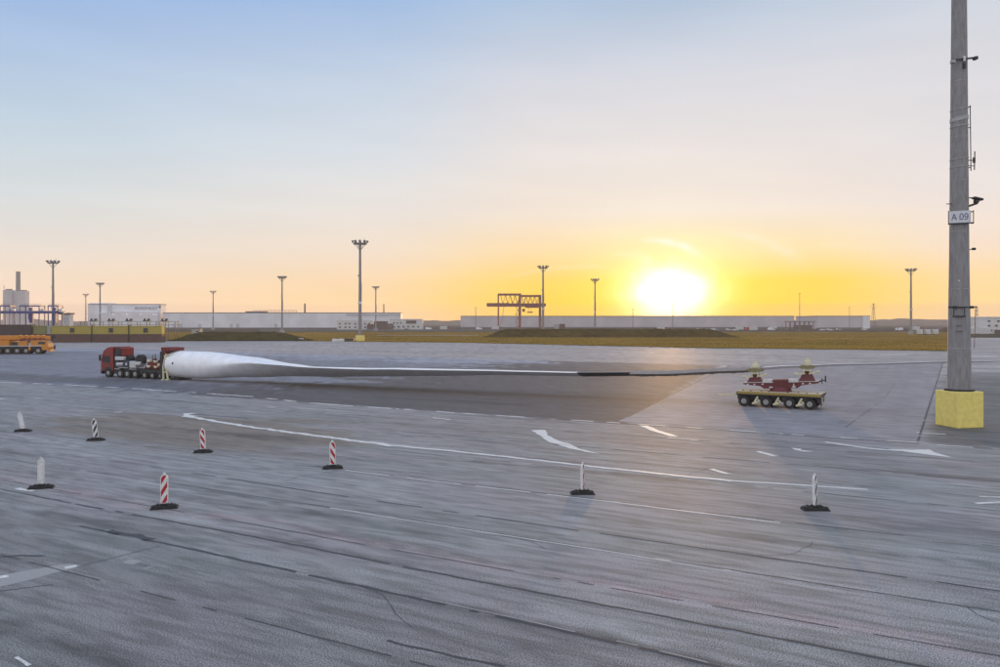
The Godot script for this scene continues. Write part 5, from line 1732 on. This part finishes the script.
# ---------------------------------------------------------------- the self-propelled trailer under the tip
func make_trailer() -> void:
	var at := Vector3(21.7, 0, -59.4)
	var turn := deg_to_rad(-31.0)
	var t := thing("trailer", "low four axle trailer with yellow edged deck on pale paving", "trailer", at, turn)
	var s := begin()
	box(s, Vector3(0, 1.0, 0), Vector3(5.95, 0.30, 2.5), Basis(), 0.04)
	box(s, Vector3(0, 0.68, 0), Vector3(5.7, 0.5, 1.3))
	obj("chassis", s, M.dark_steel, t)
	s = begin()
	box(s, Vector3(0, 1.17, 0), Vector3(6.05, 0.06, 2.6))
	obj("deck", s, M.deck_grey, t)
	s = begin()
	box(s, Vector3(0, 1.08, 1.31), Vector3(6.09, 0.18, 0.06))
	box(s, Vector3(0, 1.08, -1.31), Vector3(6.09, 0.18, 0.06))
	obj("side_rail", s, M.deck_yellow, t)
	for x in [-2.55, -0.9, 0.8, 2.25]:
		for z in [-0.95, 0.95]:
			wheel(t, x, z, 0.42, 0.5, signf(z), M.rim_paint)
		s = begin()
		box(s, Vector3(x, 0.55, 0), Vector3(0.5, 0.5, 1.1), Basis(), 0.05)
		box(s, Vector3(x - 0.35, 0.75, 1.05), Vector3(0.3, 0.4, 0.12))
		obj("axle_arm", s, M.dark_steel, t)
	for x in [-1.65, -0.1, 1.55]:
		s = begin()
		bar(s, Vector3(x - 0.12, 0.35, 1.12), Vector3(x + 0.14, 0.82, 1.1), 0.13)
		box(s, Vector3(x - 0.05, 0.32, 1.12), Vector3(0.5, 0.16, 0.2), Basis(Vector3(0, 0, 1), 0.3), 0.03)
		tube(s, Vector3(x + 0.14, 0.6, 1.15), Vector3(x + 0.3, 0.4, 1.15), 0.07, 0.07, 8)
		obj("hydraulic_cylinder", s, M.cream, t)
	s = begin()
	box(s, Vector3(2.9, 0.75, 0.4), Vector3(0.3, 0.5, 1.5), Basis(), 0.04)
	for k in 5:
		tube(s, Vector3(2.95, 0.95, 0.5 + k * 0.16), Vector3(3.05, 0.3, 0.55 + k * 0.16), 0.04)
	obj("hose", s, M.dark_steel, t)
	s = begin()
	for k in 4:
		box(s, Vector3(3.06, 0.35 + k * 0.17, 0.95 - 0.1 * (k % 2)), Vector3(0.1, 0.12, 0.26))
	obj("valve_block", s, M.cream, t)
	s = begin()
	for k in 9:
		box(s, Vector3(-2.72 + k * 0.68, 1.215, 1.1 if k % 2 else 0.7), Vector3(0.12, 0.06, 0.12))
	obj("lashing_ring", s, M.dark_steel, t)
	s = begin()
	bar(s, Vector3(-2.9, 0.8, 0.3), Vector3(-4.7, 0.72, 0.3), 0.10)
	bar(s, Vector3(-2.9, 0.8, -0.3), Vector3(-4.7, 0.72, 0.2), 0.10)
	tube(s, Vector3(-4.7, 0.68, 0.25), Vector3(-4.7, 0.78, 0.25), 0.14, 0.14, 10)
	obj("drawbar", s, M.cream, t)
	part_box("drawbar_head", Vector3(-3.1, 0.9, 0), Vector3(0.5, 0.3, 0.7), M.dark_steel, t, 0.04)
	# the swivelling beam with two clamps that hold the blade
	var b := thing("blade_support", "maroon swivel beam with two clamp pedestals holding the blade", "support", at + Vector3(0, 1.2, 0), deg_to_rad(-23.5))
	var tip := Basis(Vector3(0, 0, 1), deg_to_rad(2.9))
	var xf := Transform3D(tip, Vector3.ZERO)
	s = begin()
	tube(s, Vector3(-0.05, 0.0, 0), Vector3(-0.05, 0.35, 0), 0.85, 0.7, 24)
	obj("pedestal", s, M.frame_maroon, b)
	s = begin()
	extrude(s, PackedVector2Array([Vector2(-2.72, 0.72), Vector2(-2.72, 0.62), Vector2(-1.5, 0.46), Vector2(-1.2, 0.25), Vector2(1.2, 0.25), Vector2(1.5, 0.46), Vector2(2.72, 0.60), Vector2(2.72, 0.72)]), -0.5, 0.5, xf)
	obj("beam", s, M.frame_maroon, b)
	s = begin()
	box(s, tip * Vector3(0.05, 0.80, 0), Vector3(1.15, 0.22, 1.05), tip, 0.02)
	obj("centre_box", s, M.frame_maroon, b)
	for x in [-0.95, 0.95]:
		s = begin()
		box(s, tip * Vector3(x, 0.82, 0.0), Vector3(0.72, 0.26, 1.12), tip, 0.03)
		obj("pale_cover", s, M.white_metal, b)
	s = begin()
	for x in [-2.4, -1.9, -1.3, 1.6, 2.1]:
		box(s, tip * Vector3(x, 0.60, 0.51), Vector3(0.14, 0.1, 0.03), tip)
	for x in [-0.7, 0.95]:
		box(s, tip * Vector3(x, 0.36, 0.52), Vector3(0.26, 0.1, 0.05), tip)
	bar(s, tip * Vector3(0.95, 0.25, 0.6), tip * Vector3(0.95, 0.62, 0.6), 0.08)
	obj("fitting", s, M.white_metal, b)
	for xx in [-1.9, 1.86]:
		var x: float = xx
		# the height of the blade at this clamp
		var along_blade := (at + Vector3(x * cos(deg_to_rad(23.5)), 0, x * sin(deg_to_rad(23.5))) - BLADE_FROM).length()
		var hb := blade_height(along_blade) - 1.2
		s = begin()
		var y0 := 0.70 + x * 0.05
		var y1 := hb - 0.34
		for q in 4:
			var c0 := Vector3([-0.62, 0.62, 0.62, -0.62][q], 0, [-0.45, -0.45, 0.45, 0.45][q])
			var c1 := Vector3([0.62, 0.62, -0.62, -0.62][q], 0, [-0.45, 0.45, 0.45, -0.45][q])
			quad(s, Vector3(x, y0, 0) + c0, Vector3(x, y0, 0) + c1, Vector3(x, y1, 0) + c1 * Vector3(0.42, 1, 0.6), Vector3(x, y1, 0) + c0 * Vector3(0.42, 1, 0.6), c0 + c1)
		quad(s, Vector3(x - 0.26, y1, -0.27), Vector3(x + 0.26, y1, -0.27), Vector3(x + 0.26, y1, 0.27), Vector3(x - 0.26, y1, 0.27), Vector3.UP)
		obj("clamp_pedestal", s, M.frame_maroon, b)
		s = begin()
		# saddle plates under and over the blade, with bolts and a top turret
		box(s, Vector3(x, hb - 0.26, 0), Vector3(0.62, 0.10, 1.1), tip, 0.03)
		box(s, Vector3(x, hb + 0.24, 0), Vector3(0.54, 0.10, 1.1), tip, 0.03)
		for q in [-1.0, 1.0]:
			for r in [-1.0, 1.0]:
				tube(s, Vector3(x + q * 0.22, hb - 0.45, r * 0.5), Vector3(x + q * 0.22, hb + 0.32, r * 0.5), 0.055, 0.055, 8)
		box(s, Vector3(x, hb + 0.36, 0.1), Vector3(0.42, 0.2, 0.6), Basis(), 0.04)
		tube(s, Vector3(x + 0.04, hb + 0.42, 0.1), Vector3(x + 0.04, hb + 0.66, 0.1), 0.15, 0.12, 12)
		bar(s, Vector3(x - 0.3, hb + 0.62, 0.1), Vector3(x + 0.34, hb + 0.64, 0.1), 0.06)
		obj("clamp", s, M.cream, b)
		s = begin()
		extrude(s, PackedVector2Array([Vector2(x - 0.66, hb + 0.02), Vector2(x - 0.4, hb + 0.14), Vector2(x + 0.4, hb + 0.15), Vector2(x + 0.66, hb + 0.05), Vector2(x + 0.4, hb - 0.12), Vector2(x - 0.4, hb - 0.13)]), 0.50, 0.58)
		obj("clamp_lip", s, M.olive, b)
		s = begin()
		for q in [-1.0, 1.0]:
			bar(s, Vector3(x + q * 0.15, hb - 0.5, 0.4), Vector3(x + q * 0.75, hb - 0.42 + q * 0.1, 0.55), 0.12)
			box(s, Vector3(x + q * 0.8, hb - 0.42 + q * 0.1, 0.55), Vector3(0.24, 0.18, 0.2), Basis(), 0.04)
		obj("adjuster", s, M.cream, b)
	s = begin()
	bar(s, tip * Vector3(2.7, 0.72, 0.3), tip * Vector3(2.95, 0.75, 0.3), 0.10)
	bar(s, tip * Vector3(2.95, 0.55, 0.3), tip * Vector3(2.95, 0.95, 0.3), 0.07)
	box(s, tip * Vector3(3.2, 0.9, 0.3), Vector3(0.1, 0.5, 0.24), tip, 0.02)
	box(s, tip * Vector3(3.07, 0.8, 0.3), Vector3(0.3, 0.08, 0.08), tip)
	obj("tail_light_bar", s, M.dark_steel, b)
	s = begin()
	box(s, tip * Vector3(0.0, 0.745, 0.0), Vector3(5.44, 0.04, 1.04), tip)
	obj("top_plate", s, M.white_metal, b)

# ---------------------------------------------------------------- barrier beacons
func beacon(label: String, x: float, z: float, high: float, turn: float, lean: float, face: int, base_turn: float) -> void:
	var b := thing("barrier_beacon", label, "barrier beacon", Vector3(x, 0, -z), 0.0, "barrier beacons across the apron")
	var bt := Basis(Vector3.UP, base_turn)
	var s := begin()
	var low := PackedVector2Array([Vector2(-0.45, 0), Vector2(0.45, 0), Vector2(0.43, 0.06), Vector2(0.32, 0.11), Vector2(-0.32, 0.11), Vector2(-0.43, 0.06)])
	extrude(s, low, -0.2, 0.2, Transform3D(bt, Vector3.ZERO))
	for k in [-1.0, 1.0]:
		box(s, bt * Vector3(k * 0.34, 0.11, 0.08), Vector3(0.14, 0.05, 0.16), bt, 0.02)
		box(s, bt * Vector3(k * 0.22, 0.13, -0.05), Vector3(0.09, 0.05, 0.22), bt, 0.02)
	box(s, bt * Vector3(0, 0.14, 0), Vector3(0.28, 0.08, 0.22), bt, 0.03)
	obj("foot", s, M.rubber, b)
	var tilt := Basis(Vector3(0, 0, 1), lean) * Basis(Vector3.UP, turn)
	var at := Transform3D(tilt, Vector3(0, 0.16, 0))
	s = begin()
	var w := 0.125
	var outline := PackedVector2Array([Vector2(-w + 0.03, 0.0), Vector2(w - 0.03, 0.0), Vector2(w, 0.04), Vector2(w, high - 0.10), Vector2(w - 0.04, high - 0.03), Vector2(w - 0.09, high), Vector2(-w + 0.09, high), Vector2(-w + 0.04, high - 0.03), Vector2(-w, high - 0.10), Vector2(-w, 0.04)])
	extrude(s, outline, -0.035, 0.035, at)
	box(s, at * Vector3(0, high + 0.03, 0), Vector3(0.09, 0.07, 0.05), tilt, 0.015)
	obj("board", s, M.white_plastic if face != 0 else M.dull_plastic, b)
	# edge beads that stand proud of the face
	s = begin()
	for k in [-1.0, 1.0]:
		for zz in [-1.0, 1.0]:
			box(s, at * Vector3(k * (w - 0.012), high * 0.48, zz * 0.04), Vector3(0.022, high * 0.84, 0.014), tilt)
	obj("rim", s, M.white_plastic, b)
	if face == 0:
		# the bare back: only a faded strip
		s = begin()
		box(s, at * Vector3(0, high * 0.5, 0.037), Vector3(0.14, high * 0.62, 0.006), tilt)
		obj("back_rib", s, M.white_plastic, b)
		return
	var slope := 0.34 * signf(face)
	var m: Material = M.red_foil if absi(face) == 1 else M.black_foil
	var wi := w - 0.024
	for zz in [1.0, -1.0]:
		for k in 3:
			var y := -0.03 + k * high * 0.43
			var poly := PackedVector2Array([Vector2(-wi, y - slope * 0.5), Vector2(wi, y + slope * 0.5), Vector2(wi, y + 0.21 + slope * 0.5), Vector2(-wi, y + 0.21 - slope * 0.5)])
			var keep := PackedVector2Array([Vector2(-wi, 0.04), Vector2(wi, 0.04), Vector2(wi, high - 0.11), Vector2(w - 0.07, high - 0.03), Vector2(-w + 0.07, high - 0.03), Vector2(-wi, high - 0.11)])
			for piece in Geometry2D.intersect_polygons(poly, keep):
				s = begin()
				extrude(s, piece, zz * 0.0352, zz * 0.038, at)
				obj("stripe", s, m, b)

func make_beacons() -> void:
	beacon("white barrier beacon leaning left, at the far left of all beacons", -28.43, 45.9, 0.98, 0.55, 0.24, 0, 0.1)
	beacon("leaning barrier beacon with dark stripes, second from left in back row", -22.25, 42.4, 1.0, 0.6, 0.12, 2, 0.1)
	beacon("upright red and white beacon on the brown stained paving", -14.84, 38.5, 1.0, 0.2, 0.05, -1, 0.15)
	beacon("red and white beacon just below the long white line", -7.45, 34.3, 1.03, 0.35, 0.02, -1, 0.25)
	beacon("plain white backed barrier beacon at left, near the white paint scrap", -18.0, 30.2, 1.0, -0.15, 0.0, 0, 0.35)
	beacon("nearest red and white barrier beacon, on a black foot", -11.75, 26.95, 1.02, 0.25, 0.0, 1, 0.3)
	beacon("white beacon seen edge on, at the middle of the apron", 3.13, 29.2, 0.98, 1.15, 0.0, 1, 0.05)
	beacon("half turned black and white beacon right of the middle", 10.93, 26.7, 1.05, 0.85, 0.02, 2, -0.03)

# ---------------------------------------------------------------- small things
func make_car(body: Material, called: String, label: String, category: String, group: String, at: Vector3, turn: float, kind: int) -> Node3D:
	var c := thing(called, label, category, at, turn, group)
	var s := begin()
	var outline: PackedVector2Array
	if kind == 0:
		outline = PackedVector2Array([Vector2(-2.15, 0.35), Vector2(2.15, 0.35), Vector2(2.2, 0.75), Vector2(1.3, 0.95), Vector2(0.7, 1.42), Vector2(-1.2, 1.46), Vector2(-2.0, 1.0), Vector2(-2.2, 0.8)])
	elif kind == 1:
		outline = PackedVector2Array([Vector2(-2.7, 0.4), Vector2(2.6, 0.4), Vector2(2.7, 1.1), Vector2(1.9, 1.5), Vector2(1.4, 2.3), Vector2(-2.6, 2.4), Vector2(-2.7, 1.2)])
	else:
		outline = PackedVector2Array([Vector2(2.0, 0.5), Vector2(4.2, 0.5), Vector2(4.3, 1.6), Vector2(3.9, 2.7), Vector2(2.0, 2.8)])
	extrude(s, outline, -0.9 - 0.15 * kind, 0.9 + 0.15 * kind)
	obj("body", s, body, c)
	if kind == 2:
		part_box("cargo_box", Vector3(-1.2, 2.0, 0), Vector3(6.2, 2.8, 2.45), M.white_metal, c)
	s = begin()
	var wz := 0.9 + 0.15 * kind
	if kind == 0:
		extrude(s, PackedVector2Array([Vector2(-1.5, 0.98), Vector2(1.0, 0.98), Vector2(0.6, 1.36), Vector2(-1.15, 1.38)]), -wz - 0.02, wz + 0.02)
	elif kind == 1:
		extrude(s, PackedVector2Array([Vector2(0.5, 1.5), Vector2(1.8, 1.5), Vector2(1.35, 2.15), Vector2(0.5, 2.15)]), -wz - 0.02, wz + 0.02)
	else:
		extrude(s, PackedVector2Array([Vector2(2.6, 1.7), Vector2(4.2, 1.7), Vector2(3.9, 2.5), Vector2(2.6, 2.5)]), -wz - 0.02, wz + 0.02)
	obj("window", s, M.glass, c)
	for x in ([-1.35, 1.35] if kind == 0 else ([-1.7, 1.7] if kind == 1 else [-2.8, 3.1])):
		for z in [-1.0, 1.0]:
			s = begin()
			tube(s, Vector3(x, 0.36, z * (wz - 0.12)), Vector3(x, 0.36, z * (wz + 0.03)), 0.36, 0.36, 12)
			obj("wheel", s, M.rubber, c)
	return c

func make_small_things() -> void:
	var white := make_car(M.car_white, "parked_car", "small white car parked before the far warehouses", "car", "white cars parked before the far warehouses", Vector3(190, 0, -640), 0.1, 0)
	var dark := make_car(M.car_dark, "parked_car", "small dark car parked before the far warehouses", "car", "dark cars parked before the far warehouses", Vector3(150, 0, -640), 0.0, 0)
	var silver := make_car(M.car_silver, "parked_car", "small silver car parked before the far warehouses", "car", "silver cars parked before the far warehouses", Vector3(171, 0, -640), 0.0, 0)
	var van := make_car(M.car_white, "parked_van", "white van parked before the far warehouses", "van", "white vans parked before the far warehouses", Vector3(222, 0, -630), 0.0, 1)
	var lorry := make_car(M.car_red, "parked_lorry", "lorry with white box parked before the far warehouses", "lorry", "box lorries parked before the far warehouses", Vector3(205, 0, -655), 0.0, 2)
	var rows := {white: [white], dark: [dark], silver: [silver], van: [van], lorry: [lorry]}
	var kinds := [white, dark, silver, dark, van, white, dark, lorry]
	for i in 34:
		var x := 120.0 + i * 7.2 + rng.randf_range(-2.0, 2.0)
		if rng.randf() < 0.15:
			continue
		var source: Node3D = kinds[rng.randi() % kinds.size()]
		rows[source].append(dup(source, Vector3(x, 0, -rng.randf_range(600.0, 690.0)), rng.randf_range(-0.4, 0.4) + (PI if rng.randf() < 0.5 else 0.0)))
	for i in 6:
		var source: Node3D = [dark, van, lorry][i % 3]
		rows[source].append(dup(source, Vector3(-78.0 + i * 15.0, 0, -rng.randf_range(640.0, 700.0)), rng.randf_range(-0.2, 0.2)))
	# each is told from its likes by its place in the row
	var ordinal := ["leftmost", "second from left", "third from left", "fourth from left", "fifth from left", "sixth from left", "seventh from left", "eighth from left", "ninth from left", "tenth from left", "eleventh from left", "twelfth from left", "thirteenth from left", "fourteenth from left", "fifteenth from left", "sixteenth from left", "seventeenth from left", "eighteenth from left", "nineteenth from left", "twentieth from left"]
	var names := {white: "white cars", dark: "dark cars", silver: "silver cars", van: "white vans", lorry: "box lorries"}
	for source in rows:
		var row: Array = rows[source]
		row.sort_custom(func(p: Node3D, q: Node3D) -> bool: return p.position.x / -p.position.z < q.position.x / -q.position.z)
		for i in row.size():
			row[i].set_meta("label", "%s of the small %s parked before the far warehouses" % [ordinal[mini(i, 19)], names[source]])
	# white liquid tanks by the mast on the right
	for k in 3:
		var t := thing("storage_tank", ["white square tank nearest the mast on the grass at right", "white square tank in the middle of three", "white square tank left of the great near mast"][k], "tank", Vector3(216.5 + k * 4.6, 0, -396 - k), 0.1, "white tanks beside the right light mast")
		part_box("shell", Vector3(0, 1.7, -1), Vector3(2.5, 2.6, 2.2), M.white_metal, t, 0.25)
		part_box("skid", Vector3(0, 0.2, -1), Vector3(2.7, 0.4, 2.3), M.dark_steel, t)
		var s := begin()
		tube(s, Vector3(0, 3.0, -1), Vector3(0, 3.3, -1), 0.35, 0.35, 12)
		obj("lid", s, M.dark_steel, t)
	# concrete blocks and bags on the apron's far edge
	for k in 2:
		var c := thing("concrete_block", ["left one of two small white blocks on the far paving edge", "right one of two small white blocks on the far paving edge"][k], "block", Vector3(-73.5 + k * 2.9, 0, -272 - k), 0.1 + 0.3 * k, "two white blocks on the paving's far edge")
		part_box("block", Vector3(0, 0.45, 0), Vector3(1.7, 0.9, 0.9), M.white_plastic, c, 0.06)
		part_box("lifting_eye", Vector3(0, 0.93, 0), Vector3(0.3, 0.1, 0.06), M.dark_steel, c)
	var bag := thing("sheeted_stack", "low stack under a white sheet beside the tallest far mast's block", "stack", Vector3(-55.5, 0, -264.0))
	var bs := begin()
	extrude(bs, PackedVector2Array([Vector2(-2.2, 0), Vector2(2.2, 0), Vector2(2.0, 0.7), Vector2(0.8, 1.0), Vector2(-0.6, 0.8), Vector2(-1.9, 0.95)]), -1.6, 0)
	obj("sheet", bs, M.white_plastic, bag)
	part_box("pallet", Vector3(2.9, 0.45, -0.6), Vector3(1.6, 0.9, 1.2), M.dark_steel, bag)
	var bin := thing("tool_box", "dark box just left of the tallest far mast's block", "box", Vector3(-50.9, 0, -264.0))
	part_box("body", Vector3(0, 0.5, 0), Vector3(1.8, 1.0, 1.1), M.dark_steel, bin, 0.05)
	part_box("lid", Vector3(0, 1.04, 0), Vector3(1.9, 0.1, 1.2), M.box_grey, bin)
	# odd heaps along the road
	for d in [[62.0, 560.0, 2.2, "low dark heap of earth left of the sun"], [128.0, 575.0, 1.8, "low dark heap of earth right of the sun"], [330.0, 560.0, 3.2, "broad dark canopy roof right of the square-ended warehouse"]]:
		var h := begin()
		if d[2] > 3.0:
			extrude(h, PackedVector2Array([Vector2(-12, 0.4), Vector2(12, 0.4), Vector2(9, 2.6), Vector2(2, 3.6), Vector2(-7, 2.9)]), -8, 0)
		else:
			extrude(h, PackedVector2Array([Vector2(-7, 0), Vector2(7, 0), Vector2(5, 0.9), Vector2(1, d[2]), Vector2(-3, d[2] * 0.7), Vector2(-5.5, 1.0)]), -6, 0)
		var o := obj("earth_heap" if d[2] < 3.0 else "canopy_roof", h, M.brown_wall)
		o.position = Vector3(d[0], 0, -d[1])
		o.set_meta("label", d[3])
		o.set_meta("category", "heap" if d[2] < 3.0 else "roof")
